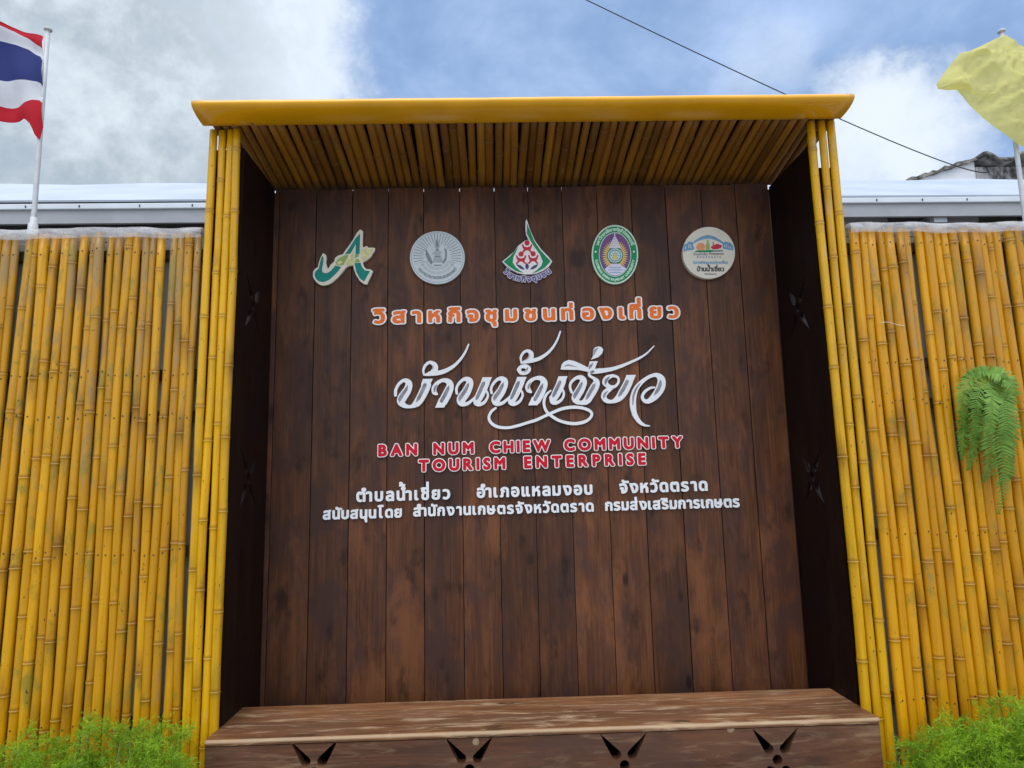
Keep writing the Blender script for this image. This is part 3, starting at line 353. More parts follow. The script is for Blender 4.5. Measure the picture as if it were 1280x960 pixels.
 'อ': ('48,548 98,573 168,591 238,599 308,598 358,589 412,568 458,536 492,498 525,438 543,378 552,298 551,218 540,148 521,88 491,38 448,-4 408,-27 358,-44 298,-51 228,-49 188,-42 138,-23 98,4 66,38 33,108 19,188 23,318 38,346 68,356 278,356 308,340 317,318 317,248 308,218 278,202 198,202 193,198 197,158 209,128 228,111 248,106 288,105 318,111 338,120 354,138 373,198 378,288 372,348 360,388 339,418 308,435 258,442 198,437 148,423 78,394 48,407 36,438 37,528', '8,606 68,637 148,659 228,669 318,667 388,653 448,628 505,588 550,538 588,468 612,388 622,298 619,198 602,108 574,38 532,-22 488,-62 428,-95 358,-115 278,-122 208,-117 145,-102 88,-75 48,-46 9,-2 -34,88 -48,158 -52,228 -44,338 -23,388 -34,428 -32,538 -17,578', 0.060, 0.511),
 'ง': ('-29,578 -2,590 98,589 118,579 127,568 138,535 151,568 168,581 238,594 308,591 358,579 398,561 438,532 468,499 497,448 516,388 525,318 521,238 506,168 482,108 448,55 408,15 348,-20 288,-37 168,-42 138,-26 -41,538 -41,558|170,438 266,128 278,126 314,158 341,218 352,298 343,368 321,408 288,431 248,437 208,430 178,442', '-78,628 -50,648 -12,659 98,660 148,649 228,664 308,662 368,650 428,625 478,590 519,548 558,484 583,408 595,318 591,228 570,138 540,68 500,8 449,-42 408,-69 358,-91 258,-111 148,-110 118,-99 85,-72 64,-32 -108,518 -112,548 -108,578', 0.000, 0.483),
 'เ': ('84,588 194,589 214,578 226,558 227,118 234,106 274,111 296,98 306,78 319,8 315,-12 304,-27 264,-45 194,-52 134,-39 105,-22 84,-2 59,48 54,98 54,548 64,575', '74,658 184,660 224,653 264,627 293,578 297,188 299,178 345,148 366,118 389,8 383,-32 358,-72 333,-92 284,-112 234,-121 184,-121 134,-112 94,-97 56,-72 27,-42 -8,28 -16,88 -16,558 -6,594 14,624 44,647', 0.096, 0.277),
 'ที่': ('532,1086 552,1072 561,1048 557,808 563,788 561,628 552,608 532,595 442,593 425,588 472,568 512,536 542,495 563,438 570,368 568,-12 555,-32 532,-42 432,-41 412,-32 403,-22 397,-2 395,388 389,408 372,428 342,439 312,441 282,435 252,417 232,391 220,358 215,318 215,-2 209,-22 182,-41 72,-40 52,-27 42,-2 42,548 47,568 71,588 76,598 62,609 54,628 55,688 72,709 162,748 392,748 399,808 389,838 392,1061 404,1078 422,1087|158,588 172,581 192,559 252,588 232,593 172,593', '552,1153 582,1139 605,1118 623,1088 630,1058 632,628 622,588 592,548 624,478 639,398 640,-2 632,-42 614,-72 592,-92 542,-111 412,-109 382,-96 352,-70 335,-42 328,-12 327,358 326,368 312,371 294,358 286,328 285,-2 272,-52 242,-88 202,-108 82,-112 42,-104 12,-86 -9,-62 -23,-32 -28,-2 -28,548 -14,608 -17,678 -8,718 11,748 32,767 132,812 162,818 312,818 319,828 320,1058 338,1108 372,1141 412,1156 522,1158', 0.084, 0.528),
 'ย': ('541,579 555,549 554,159 541,89 516,38 486,5 446,-22 406,-37 346,-48 266,-50 196,-42 146,-27 102,-1 70,29 51,59 37,99 30,139 30,189 38,229 73,299 39,349 26,409 33,469 64,529 96,559 126,577 196,595 246,597 306,590 337,579 358,559 362,529 345,459 332,439 306,429 256,439 226,439 206,431 201,419 204,389 216,380 246,371 306,368 326,357 337,339 339,259 332,239 306,221 226,213 209,199 204,179 208,139 226,118 266,107 316,107 346,113 366,125 380,159 382,549 388,569 406,586 426,590 516,590', '586,633 613,599 624,559 625,179 620,119 608,69 592,29 566,-12 529,-51 476,-85 416,-107 336,-119 246,-119 176,-109 116,-90 56,-54 16,-15 -12,29 -31,79 -40,139 -36,219 -13,289 -40,369 -42,449 -27,509 6,569 46,609 86,635 136,655 186,665 286,664 366,644 416,660 526,659 556,651', 0.068, 0.513),
 'ว': ('16,564 66,586 126,597 196,599 266,590 316,573 358,548 401,508 428,468 453,408 467,338 470,248 462,178 445,118 416,60 382,18 336,-17 256,-46 156,-50 66,-31 16,-8 1,8 -3,38 30,118 46,133 76,137 136,111 176,106 216,111 248,128 266,148 281,178 296,258 294,318 282,368 266,399 236,427 206,438 166,442 106,435 46,414 26,417 11,428 1,448 0,528 4,548', '-14,628 46,653 126,668 206,669 286,657 356,631 406,599 456,551 492,498 520,428 537,348 540,238 529,158 509,88 472,18 431,-32 366,-80 306,-106 266,-116 196,-122 126,-118 66,-105 -4,-76 -40,-52 -62,-22 -74,18 -70,58 -34,146 -14,174 26,201 66,208 96,204 156,178 196,178 216,204 225,258 218,338 209,358 196,368 136,370 66,347 26,345 -24,366 -54,398 -70,448 -69,548 -48,598', 0.038, 0.429),
 'B': ('46,732 77,740 277,740 337,735 387,722 437,697 470,672 504,632 528,582 541,512 532,442 501,372 537,342 569,302 596,232 601,182 595,132 566,62 527,15 487,-15 437,-38 387,-51 307,-58 67,-57 43,-48 24,-28 17,2 17,682 25,712|231,152 237,146 297,146 357,156 378,172 383,192 381,212 367,227 337,239 237,244 231,232|232,452 237,448 267,450 308,462 322,482 324,502 317,522 287,534 237,536 232,532', '19,784 69,798 279,798 349,791 409,775 469,746 510,714 553,664 582,604 598,524 596,464 577,384 617,334 641,284 655,234 659,174 641,84 611,24 569,-26 519,-63 459,-92 379,-111 79,-116 49,-113 19,-102 -3,-86 -27,-56 -41,-6 -41,684 -36,714 -23,744', 0.075, 0.543),
 'A': ('-44,-38 -57,-8 -54,22 241,712 258,732 282,743 362,744 392,736 414,712 721,22 724,-8 718,-28 699,-48 672,-58 552,-56 532,-46 516,-28 442,135 435,142 232,143 222,138 151,-28 132,-48 102,-58 -8,-57 -28,-51|332,380 322,374 313,352 322,347 344,352', '284,802 374,801 404,794 444,768 468,734 778,34 783,-6 773,-46 745,-86 714,-106 674,-116 564,-116 534,-111 504,-97 465,-56 404,79 394,85 264,85 195,-66 165,-96 134,-111 104,-116 -26,-113 -76,-88 -106,-47 -116,-6 -107,44 187,734 224,779 254,795', 0.000, 0.667),
 'N': ('746,-42 726,-54 706,-58 616,-58 586,-45 226,366 224,2 217,-28 196,-50 166,-58 66,-57 46,-51 30,-38 19,-18 16,2 16,682 20,702 36,726 56,737 76,740 156,740 186,729 546,320 556,322 556,682 564,712 586,733 616,740 716,739 748,722 760,702 764,682 764,2 761,-18', '-2,770 28,788 68,798 168,797 208,784 238,760 488,474 498,484 500,704 510,734 532,764 568,788 618,798 728,796 758,786 788,764 814,724 822,684 822,4 812,-46 784,-86 748,-108 708,-116 608,-115 558,-97 288,208 282,194 281,-16 268,-55 248,-82 218,-104 188,-114 68,-116 27,-106 -12,-78 -32,-46 -42,-6 -42,684 -30,734', 0.074, 0.706),
 'U': ('683,728 702,703 706,683 706,263 701,203 686,143 653,73 613,25 563,-13 493,-45 423,-62 343,-67 283,-63 233,-51 163,-24 113,9 70,53 38,103 10,183 3,263 3,683 13,714 33,733 53,739 153,740 183,735 208,713 217,683 217,283 222,213 238,183 273,156 313,142 353,139 403,145 443,160 471,183 485,213 492,283 492,683 501,713 522,733 543,740 653,740', '-20,765 8,785 45,797 165,798 215,784 256,745 270,715 275,685 277,235 285,219 305,205 345,197 405,207 425,220 430,235 434,685 439,715 455,748 495,784 545,798 675,795 705,783 738,755 756,725 764,685 764,265 759,195 738,115 709,55 645,-24 585,-68 515,-99 435,-118 335,-125 275,-120 215,-107 145,-80 76,-35 25,16 -26,105 -47,175 -55,255 -55,685 -47,725', 0.061, 0.648),
 'M': ('745,-45 715,-58 605,-58 579,-48 560,-28 553,2 553,342 545,357 436,222 415,211 385,209 365,212 345,223 235,360 229,342 229,2 222,-28 203,-48 175,-58 65,-57 45,-51 29,-38 18,-18 15,2 15,682 19,702 35,726 55,737 75,740 165,740 195,732 385,502 395,499 585,730 615,740 715,740 735,734 751,722 763,702 767,682 767,2 760,-28', '-3,770 27,788 67,798 177,797 217,786 256,754 387,592 397,594 536,764 577,790 617,798 727,797 767,782 797,757 817,724 825,684 825,4 815,-46 787,-86 747,-110 707,-116 587,-113 533,-86 509,-56 496,-16 495,174 487,191 452,164 407,151 357,154 327,165 297,189 287,184 284,-26 266,-66 227,-102 177,-116 57,-115 17,-102 -13,-78 -33,-46 -43,-6 -43,684 -31,734', 0.073, 0.709),
 'C': ('707,13 660,-15 570,-48 500,-62 410,-67 316,-57 230,-30 155,13 99,63 46,133 17,193 -3,263 -10,333 -2,413 21,493 60,567 116,633 180,683 250,718 330,740 420,749 490,744 570,727 680,688 700,673 713,643 714,523 707,503 690,483 670,474 640,474 550,518 470,539 420,543 340,529 290,503 241,453 224,423 212,383 208,343 212,293 225,253 242,223 290,177 340,153 420,140 470,143 550,165 650,215 680,213 700,203 715,183 721,163 720,43', '742,-34 682,-69 582,-105 502,-120 402,-124 302,-114 202,-81 122,-35 52,27 1,95 -38,175 -61,255 -68,335 -59,425 -33,515 12,600 72,671 142,727 232,773 322,798 412,807 492,802 592,781 702,741 740,715 761,685 770,655 772,525 762,483 732,442 692,420 642,415 482,478 432,485 382,480 332,461 292,425 270,375 266,335 275,285 302,242 332,219 382,202 442,198 492,207 642,272 692,270 732,251 764,215 779,165 776,25 765,-5', 0.048, 0.663),
 'H': ('687,-47 657,-58 547,-57 527,-51 507,-32 497,2 497,232 487,239 237,239 231,232 230,-8 217,-38 197,-53 167,-58 67,-57 47,-51 31,-38 20,-18 17,2 17,682 21,702 37,726 67,739 177,740 197,735 217,720 227,702 231,682 231,452 237,443 247,443 487,443 497,452 497,682 507,714 527,733 557,740 657,740 677,735 697,720 707,702 711,682 711,2 704,-28', '729,770 757,734 769,684 769,-6 759,-46 741,-76 709,-102 669,-115 549,-116 499,-102 460,-66 442,-26 439,174 429,181 299,181 289,174 288,-16 275,-56 251,-86 209,-110 169,-116 59,-115 29,-106 -1,-88 -31,-46 -41,4 -41,684 -33,724 -11,760 19,784 59,797 179,798 229,784 269,747 287,704 289,504 429,501 439,504 441,704 457,744 479,770 509,788 539,797 649,798 689,792', 0.075, 0.653),
 'I': ('68,-57 38,-44 25,-28 19,-8 19,692 34,722 58,737 178,740 198,735 216,722 228,702 232,682 231,-8 218,-38 188,-56', '190,797 229,784 256,764 278,734 289,694 289,-16 269,-66 250,-88 220,-106 180,-116 60,-115 30,-106 -2,-86 -26,-56 -39,-16 -39,694 -32,724 -15,754 30,788 70,798', 0.076, 0.174),
 'E': ('47,733 77,740 467,740 491,732 512,712 520,682 520,592 516,572 497,548 467,536 237,536 231,522 231,452 237,446 457,446 487,434 505,412 510,392 509,292 503,272 484,252 457,242 237,242 231,232 231,152 237,146 477,146 497,140 517,123 529,92 528,-8 517,-35 497,-52 467,-58 77,-58 47,-51 24,-28 17,2 17,682 25,712', '19,784 69,798 469,798 519,783 560,744 577,694 576,574 559,531 517,484 547,454 565,414 568,294 554,244 517,204 518,194 559,164 581,124 587,94 587,-6 569,-62 529,-100 479,-116 69,-116 39,-110 10,-96 -27,-56 -41,-6 -41,684 -36,714 -23,744', 0.075, 0.471),
 'W': ('-53,706 -38,726 -8,739 102,740 136,726 151,706 282,378 292,382 422,706 432,721 452,735 472,740 572,740 592,735 612,720 752,382 762,380 891,706 906,726 942,740 1052,739 1072,731 1088,716 1097,696 1099,676 819,-24 802,-50 772,-63 732,-63 712,-54 694,-34 522,394 346,-34 332,-51 312,-61 272,-64 242,-53 221,-24 -52,656 -58,686', '-102,738 -66,777 -16,797 104,798 154,784 176,768 200,738 284,529 380,748 414,781 454,796 584,797 614,788 644,770 674,728 754,531 764,542 842,738 866,768 904,791 934,798 1044,798 1088,788 1114,772 1136,748 1151,718 1157,678 1148,638 870,-52 842,-92 794,-118 744,-122 704,-115 664,-89 639,-52 524,233 514,226 390,-72 344,-111 314,-120 274,-122 244,-117 214,-104 188,-82 170,-52 -111,648 -115,698', 0.000, 1.041),
 'O': ('-6,263 -13,343 -5,423 17,496 57,571 107,630 167,679 237,716 317,740 407,749 497,741 587,716 657,679 717,631 767,571 807,495 828,423 836,343 829,263 805,183 767,113 718,53 657,3 587,-33 507,-57 407,-67 317,-58 237,-34 167,3 105,53 56,113 18,183|237,454 220,423 208,383 204,343 208,303 219,263 237,228 267,193 293,173 327,155 367,143 407,140 457,144 527,171 557,194 582,223 604,263 615,303 619,343 615,383 603,423 587,453 563,483 527,511 457,538 407,542 367,539 297,512 260,483', '-63,255 -71,345 -62,435 -34,525 9,603 69,674 139,730 219,771 309,797 409,807 509,798 609,770 689,728 759,671 819,598 859,521 885,435 894,345 886,255 860,165 819,85 762,15 689,-45 609,-87 509,-116 409,-125 309,-116 219,-90 134,-45 61,15 5,85 -37,165|287,425 266,375 265,315 283,265 320,225 379,200 439,200 499,222 534,255 556,305 557,375 536,425 499,460 449,480 379,482 329,463', 0.045, 0.778),
 'T': ('359,-57 239,-56 219,-47 202,-28 195,2 194,532 189,536 9,537 -23,552 -40,582 -41,682 -33,712 -11,733 19,740 589,740 619,730 639,707 645,682 644,582 635,562 619,546 589,536 419,536 409,532 408,-8 402,-28 389,-44', '241,-115 201,-104 171,-82 151,-55 138,-16 136,474 -9,481 -39,492 -69,516 -88,544 -99,584 -99,684 -91,724 -74,754 -49,777 -19,792 11,798 591,798 631,789 671,762 698,714 701,574 679,524 660,504 631,487 591,478 467,474 467,-6 457,-46 431,-84 391,-109 361,-116', 0.017, 0.587),
 'Y': ('242,-57 212,-41 196,-8 194,342 -50,652 -58,682 -50,712 -29,732 -8,739 122,740 142,735 162,720 302,542 442,720 457,732 492,740 602,740 632,733 652,714 661,692 661,672 654,652 411,342 409,2 402,-28 383,-48 362,-57', '244,-116 204,-105 175,-86 151,-56 140,-26 134,324 -100,624 -116,674 -106,729 -76,770 -26,795 144,795 174,784 200,764 304,638 404,764 444,790 484,798 604,798 654,787 686,764 708,734 719,694 717,654 698,614 470,324 467,-6 457,-46 429,-86 384,-111', 0.000, 0.604),
 'R': ('49,733 79,740 309,736 359,724 409,703 449,676 482,642 511,592 524,552 531,492 529,462 509,388 459,312 506,252 658,22 662,2 659,-18 639,-46 619,-56 599,-58 479,-57 455,-48 439,-32 296,182 269,213 239,234 233,222 232,-8 219,-38 199,-53 169,-58 69,-57 49,-51 33,-38 22,-18 19,2 19,682 27,712|239,442 279,447 305,462 313,482 313,502 299,528 259,539 239,539 233,532 233,452', '21,784 71,798 251,798 321,792 381,778 441,752 491,716 531,673 569,604 583,554 589,494 577,404 561,362 533,314 701,64 717,24 720,-6 711,-45 692,-76 671,-95 641,-110 611,-116 481,-116 440,-106 399,-76 291,84 291,-6 285,-36 261,-78 222,-106 181,-116 61,-115 12,-96 -18,-66 -33,-36 -39,-6 -39,684 -34,714 -21,744', 0.077, 0.604),
 'S': ('292,746 382,719 432,691 449,673 457,643 454,513 432,484 402,474 372,481 312,525 262,543 232,544 202,537 192,526 194,513 222,483 367,393 430,333 469,263 484,183 480,133 466,83 442,37 412,2 372,-29 332,-49 282,-63 232,-67 172,-62 82,-36 32,-8 -5,23 -14,53 -14,183 -8,203 2,218 22,232 42,236 62,233 82,222 144,163 172,148 212,138 242,139 262,146 276,163 270,183 244,213 102,306 39,363 -4,433 -18,503 -14,553 0,603 22,644 56,683 92,709 142,733 192,745 242,749', '234,-125 134,-114 64,-91 -26,-38 -61,5 -72,55 -72,185 -66,215 -33,265 26,295 -5,325 -51,395 -76,515 -69,575 -50,635 -20,685 16,725 72,765 124,788 184,802 254,807 334,797 414,768 474,731 504,692 515,645 512,505 484,453 429,415 471,375 519,295 542,175 536,115 518,55 490,5 454,-38 404,-78 354,-103 294,-120', 0.040, 0.426),
 'P': ('42,-51 19,-28 12,2 12,682 20,712 41,732 62,739 282,740 352,734 402,720 442,701 492,662 522,622 542,581 554,532 558,482 553,432 537,382 514,342 488,312 432,273 392,255 342,243 232,237 226,232 225,-8 219,-28 202,-47 172,-58 72,-58|227,532 226,452 230,442 302,444 322,451 334,462 340,502 332,520 322,528 282,536 232,536', '24,-106 -6,-88 -25,-66 -40,-36 -46,-6 -46,684 -34,734 4,777 34,792 64,798 344,794 414,777 474,750 524,712 556,674 599,594 611,544 616,484 610,424 587,354 565,314 532,274 474,229 404,198 344,184 294,180 284,174 283,-16 270,-56 244,-88 214,-106 174,-116 64,-116', 0.070, 0.500),
 'ตำ': ('551,819 581,802 604,778 620,748 628,708 624,668 607,628 581,601 537,578 531,568 571,525 596,458 597,-2 591,-22 581,-33 561,-42 461,-42 439,-32 426,-12 421,438 401,442 394,438 381,400 361,384 291,382 261,395 243,438 231,442 221,437 210,418 196,348 195,238 208,158 224,128 251,111 291,106 351,112 371,103 385,78 395,-2 387,-22 371,-35 311,-50 231,-49 161,-30 116,-2 80,38 52,88 32,158 22,238 22,338 32,418 53,488 76,528 101,556 131,577 161,590 201,599 251,598 291,588 321,573 376,598 341,638 328,678 331,738 351,781 381,808 431,828 491,833|971,-41 871,-42 851,-36 836,-22 830,-2 826,418 811,437 771,442 721,435 651,406 621,414 605,438 604,528 611,551 631,567 681,585 731,596 791,600 851,595 891,584 931,563 959,538 980,508 995,468 1003,418 1003,-2 991,-29', '1051,-67 1025,-92 991,-108 871,-112 821,-100 779,-62 761,-12 760,358 758,368 751,370 670,338 666,-12 651,-58 621,-90 591,-106 561,-112 451,-111 411,-98 341,-117 271,-122 191,-113 109,-82 56,-42 9,18 -19,78 -41,168 -49,278 -43,388 -25,478 6,548 51,605 111,646 181,667 251,669 257,678 261,748 279,798 311,841 361,877 421,898 481,903 551,893 601,872 645,838 680,788 695,738 695,668 701,662 821,669 921,648 961,628 999,598 1048,528 1067,468 1073,398 1073,-2 1068,-32|271,314 265,308 265,248 278,178 351,184 354,308', 0.063, 0.961),
 'บ': ('52,578 79,590 169,590 189,585 207,568 212,548 214,168 224,138 239,121 259,111 299,106 329,108 359,117 379,136 388,158 392,198 392,548 397,568 419,587 439,590 529,590 549,581 559,569 565,548 562,148 551,98 533,58 504,18 479,-5 439,-28 389,-44 329,-51 249,-49 189,-37 149,-20 119,-1 83,38 53,98 40,168 39,548', '3,628 29,647 59,658 179,660 229,643 265,608 278,578 282,548 282,188 287,178 299,176 319,177 322,188 322,548 326,578 339,608 379,646 429,660 549,657 579,645 610,618 628,588 635,548 631,138 618,78 596,28 571,-12 529,-55 469,-91 409,-111 339,-121 259,-120 199,-112 129,-89 79,-59 33,-12 -11,70 -30,168 -31,558 -19,598', 0.081, 0.523),
 'ล': ('517,-32 497,-41 397,-42 377,-34 357,-14 337,-34 297,-46 247,-52 187,-50 137,-39 98,-22 67,0 41,28 14,88 7,148 18,218 52,278 99,318 157,345 237,363 347,373 360,378 354,408 342,428 317,439 287,443 197,433 97,392 71,398 53,418 50,438 51,528 67,551 117,573 187,592 247,599 317,599 367,592 417,575 457,551 490,518 520,458 532,388 532,-2|357,27 357,213 247,203 207,190 190,178 181,148 184,128 192,118 207,110 237,104 307,113 327,107 343,88', '557,-90 527,-106 497,-112 397,-112 357,-103 267,-120 177,-119 117,-106 67,-85 20,-52 -13,-16 -34,18 -53,68 -62,118 -62,178 -37,268 -13,308 20,348 -3,375 -17,408 -20,518 -8,568 27,608 87,636 167,659 247,669 327,668 397,656 457,634 507,601 547,558 587,478 602,378 601,-12 587,-56', 0.049, 0.490),
 'น้ำ': ('299,1117 359,1109 399,1085 429,1039 439,983 549,980 566,968 576,948 577,868 571,848 549,830 509,828 529,828 530,818 559,801 579,781 597,748 605,708 601,668 590,638 569,610 538,588 559,572 567,548 567,-2 552,-32 529,-42 439,-40 409,-16 359,-39 309,-50 239,-51 179,-39 129,-15 91,18 59,68 45,118 39,178 39,548 49,575 69,588 179,589 199,578 211,558 212,178 217,148 228,128 249,114 269,108 329,113 366,138 390,188 394,228 394,548 399,568 392,578 359,594 329,621 309,658 303,698 308,738 326,778 349,802 376,818 379,828 399,828 219,828 198,838 183,868 185,928 199,947 224,958 206,978 184,1038 188,1068 199,1082 229,1101|949,-41 839,-41 813,-22 807,-2 803,418 789,436 749,442 699,435 629,406 599,414 586,428 581,448 582,538 599,562 639,580 699,595 759,600 819,596 859,587 901,568 936,538 957,508 972,468 980,418 980,-2 969,-28', '209,1168 299,1187 379,1176 419,1157 449,1134 478,1098 499,1054 559,1049 604,1028 631,998 646,958 647,868 639,818 670,748 673,668 679,663 799,669 879,654 952,618 1009,557 1037,498 1049,428 1050,-2 1037,-52 999,-94 949,-111 829,-110 785,-92 750,-52 737,-2 737,358 729,370 639,335 636,-12 618,-62 579,-98 529,-112 439,-111 399,-99 309,-120 199,-116 139,-99 89,-73 49,-40 12,8 -18,78 -30,148 -29,568 -19,598 -1,624 49,655 179,660 241,638 233,698 238,748 229,758 179,768 149,788 121,828 113,868 114,928 132,978 114,1038 119,1085 149,1131|289,561 282,548 282,188 289,177 309,181 316,188 324,238 324,528', 0.081, 0.938),
 'ชี่': ('474,1086 494,1070 502,1048 498,808 504,788 503,638 499,618 480,598 506,578 519,548 511,468 482,398 501,358 507,318 508,148 499,88 483,48 461,18 428,-12 394,-31 354,-44 304,-51 244,-51 194,-43 139,-22 97,8 64,50 44,98 35,178 35,248 42,298 68,358 117,428 114,438 84,427 64,427 37,448 14,520 15,548 34,569 80,588 24,595 4,608 -5,628 -4,688 14,710 104,748 334,748 340,808 330,838 332,1058 344,1077 364,1087|264,355 231,308 211,268 209,158 214,136 226,118 254,107 284,105 314,112 324,119 333,138 335,308 324,330 284,337|201,588 234,572 260,548 294,473 334,481 342,498 347,558 359,578 376,588 354,593 214,593', '494,1153 524,1138 546,1118 564,1088 571,1058 572,608 585,578 589,548 582,468 561,398 578,308 578,148 569,78 551,28 527,-12 490,-52 444,-84 394,-105 334,-118 254,-121 184,-113 104,-83 54,-48 13,-2 -20,68 -34,138 -34,258 -22,328 -1,378 -31,428 -55,508 -54,568 -70,598 -76,628 -73,698 -62,728 -36,760 74,812 104,818 254,818 260,828 261,1058 279,1108 314,1142 354,1157 464,1158', 0.054, 0.477),
 'อำ': ('488,819 528,794 554,758 566,708 560,658 538,619 508,593 468,576 414,568 458,536 492,498 516,458 538,398 550,328 553,248 546,178 528,106 505,58 478,23 438,-11 398,-32 338,-47 278,-52 218,-48 168,-36 119,-12 88,13 66,38 40,88 26,138 19,198 20,278 28,333 48,352 68,356 278,356 300,348 309,338 317,318 317,238 308,218 278,202 198,202 193,198 200,148 217,118 248,106 288,105 338,120 354,138 367,168 378,258 370,358 358,392 339,418 318,431 288,439 248,442 198,437 148,423 88,395 58,399 47,408 37,428 38,531 58,556 128,582 208,597 298,600 302,608 285,628 270,658 264,698 272,748 295,788 328,813 378,830 438,832|908,-41 808,-42 788,-36 774,-22 768,-2 764,418 748,437 708,442 658,435 588,406 558,415 543,438 542,528 548,549 568,567 618,585 668,596 728,600 788,595 828,584 868,564 897,538 918,508 933,468 941,418 941,-2 928,-30', '985,-72 958,-95 928,-108 808,-112 758,-99 717,-62 699,-12 698,368 688,370 620,338 621,218 599,98 556,8 528,-26 488,-62 408,-102 298,-121 238,-121 178,-112 120,-92 83,-72 34,-32 -4,18 -34,88 -47,148 -52,228 -46,328 -23,388 -34,428 -34,528 -17,578 8,606 48,629 108,649 195,668 197,738 212,788 248,840 298,877 358,898 428,903 488,893 548,867 588,833 618,788 633,738 633,668 638,663 758,669 858,648 898,628 937,598 986,528 1003,478 1011,418 1011,-2 1003,-42', 0.060, 0.899),
 'ภ': ('-13,-22 -23,8 -7,88 17,107 49,108 53,238 64,278 81,308 76,318 47,329 29,348 25,408 40,468 73,518 117,554 167,579 217,593 277,600 347,596 407,583 457,561 497,532 527,499 545,468 558,428 563,388 564,-2 549,-32 527,-42 427,-42 407,-33 397,-22 391,-2 388,388 377,412 357,428 327,438 297,442 247,437 211,418 297,374 310,358 314,338 304,278 297,266 277,252 247,247 228,228 223,198 221,58 214,28 198,-2 157,-36 107,-51 37,-46 7,-36', '-63,-71 -90,-22 -91,28 -71,118 -48,148 -21,168 -10,278 -34,318 -44,348 -42,438 -18,508 24,568 77,612 137,643 207,663 277,670 357,666 427,650 487,625 547,581 578,548 607,500 622,458 633,398 634,-2 626,-42 607,-73 568,-102 527,-112 417,-111 387,-102 357,-82 334,-52 322,-12 317,193 293,178 292,68 281,8 256,-42 216,-82 157,-112 77,-122 -3,-107 -37,-92', 0.019, 0.522),
 'แ': ('84,588 194,589 214,578 226,558 227,118 234,106 274,111 296,98 306,78 319,8 315,-12 304,-27 264,-45 194,-52 134,-39 105,-22 84,-2 59,48 54,98 54,548 64,575|364,590 464,590 487,578 499,558 501,108 544,112 569,98 579,78 592,8 582,-22 564,-35 534,-45 464,-51 404,-37 357,-2 332,48 327,98 327,548 340,578', '29,638 84,659 194,660 235,648 274,616 314,646 344,657 464,660 508,648 545,618 563,588 570,558 572,178 607,158 634,128 646,98 661,18 654,-36 620,-82 564,-110 504,-121 424,-116 344,-85 274,-114 184,-121 134,-112 94,-97 56,-72 27,-42 -5,18 -16,78 -16,548 -4,598', 0.096, 0.550),
 'จั': ('136,-41 116,-28 105,-2 104,198 56,205 36,221 29,248 31,328 46,348 66,356 236,356 257,348 266,338 274,318 276,118 308,138 330,188 338,278 331,358 317,398 301,418 276,433 246,440 156,437 106,422 46,392 16,397 4,408 -4,428 -4,518 2,538 27,558 86,581 146,594 216,600 234,608 206,624 182,648 166,678 159,708 162,748 174,788 187,808 206,820 296,808 316,800 332,778 332,748 336,745 576,745 596,739 613,718 616,698 615,628 606,608 596,599 576,593 346,593 324,588 386,563 432,528 470,478 495,418 511,328 511,228 498,148 471,78 422,18 356,-22 276,-40', '106,-104 66,-77 40,-32 34,138 -11,168 -38,218 -41,318 -36,348 -65,388 -74,428 -73,528 -61,568 -44,592 -14,615 98,658 89,728 107,808 138,858 186,887 226,891 326,873 366,850 396,815 576,815 626,802 657,778 680,738 686,708 685,618 670,578 636,542 596,525 536,523 528,518 552,468 569,408 583,278 570,148 553,88 529,38 496,-7 456,-45 414,-72 366,-92 256,-111 146,-112', 0.038, 0.471),
 'วั': ('16,-8 1,8 -3,38 26,109 39,128 66,138 146,109 186,106 216,111 246,126 266,148 281,178 292,218 296,278 291,338 273,388 249,418 206,438 156,442 106,435 56,416 36,414 11,428 1,448 1,538 16,564 76,589 186,602 194,608 151,638 123,688 122,748 130,778 146,807 176,821 266,806 288,788 294,768 292,748 296,745 536,745 557,738 568,728 576,708 576,638 572,618 556,599 536,593 296,593 273,588 336,562 392,518 434,458 459,388 471,298 467,208 445,118 406,46 376,13 336,-17 286,-39 246,-48 186,-52 126,-47 76,-34', '607,788 632,758 645,718 646,628 636,588 615,558 576,531 546,524 486,523 480,518 506,468 528,398 539,328 540,238 531,168 512,98 490,48 458,-2 409,-52 366,-80 306,-106 236,-120 166,-121 96,-112 36,-94 -29,-62 -62,-22 -74,28 -67,68 -20,168 16,196 56,208 96,204 156,178 196,178 214,198 224,238 223,318 206,362 186,370 146,371 66,347 16,347 -14,359 -38,378 -66,428 -70,528 -64,568 -48,598 -24,621 59,658 49,708 53,758 67,808 89,848 136,883 186,891 296,869 326,850 356,815 546,814 576,807', 0.038, 0.429),
 'ด': ('562,-32 538,-42 438,-41 420,-32 408,-15 404,378 388,419 368,433 338,440 298,442 258,434 238,425 218,405 204,378 195,338 193,228 206,158 218,135 235,118 278,106 338,114 368,98 377,78 386,8 378,-22 358,-37 308,-49 268,-52 208,-47 138,-20 108,2 78,35 48,88 28,158 19,238 20,328 31,398 51,458 80,508 118,546 168,576 218,591 278,599 348,598 408,589 458,571 498,546 535,508 565,448 577,378 577,-2', '608,-85 578,-103 548,-111 438,-112 388,-100 308,-120 218,-119 158,-106 108,-84 68,-56 26,-12 -15,58 -39,138 -51,228 -49,338 -34,428 -8,498 31,558 78,604 138,639 198,658 278,669 358,668 428,656 488,634 538,604 585,558 629,478 647,378 646,-12 634,-52|328,371 281,368 268,348 262,248 268,198 278,176 334,188 335,358', 0.060, 0.535),
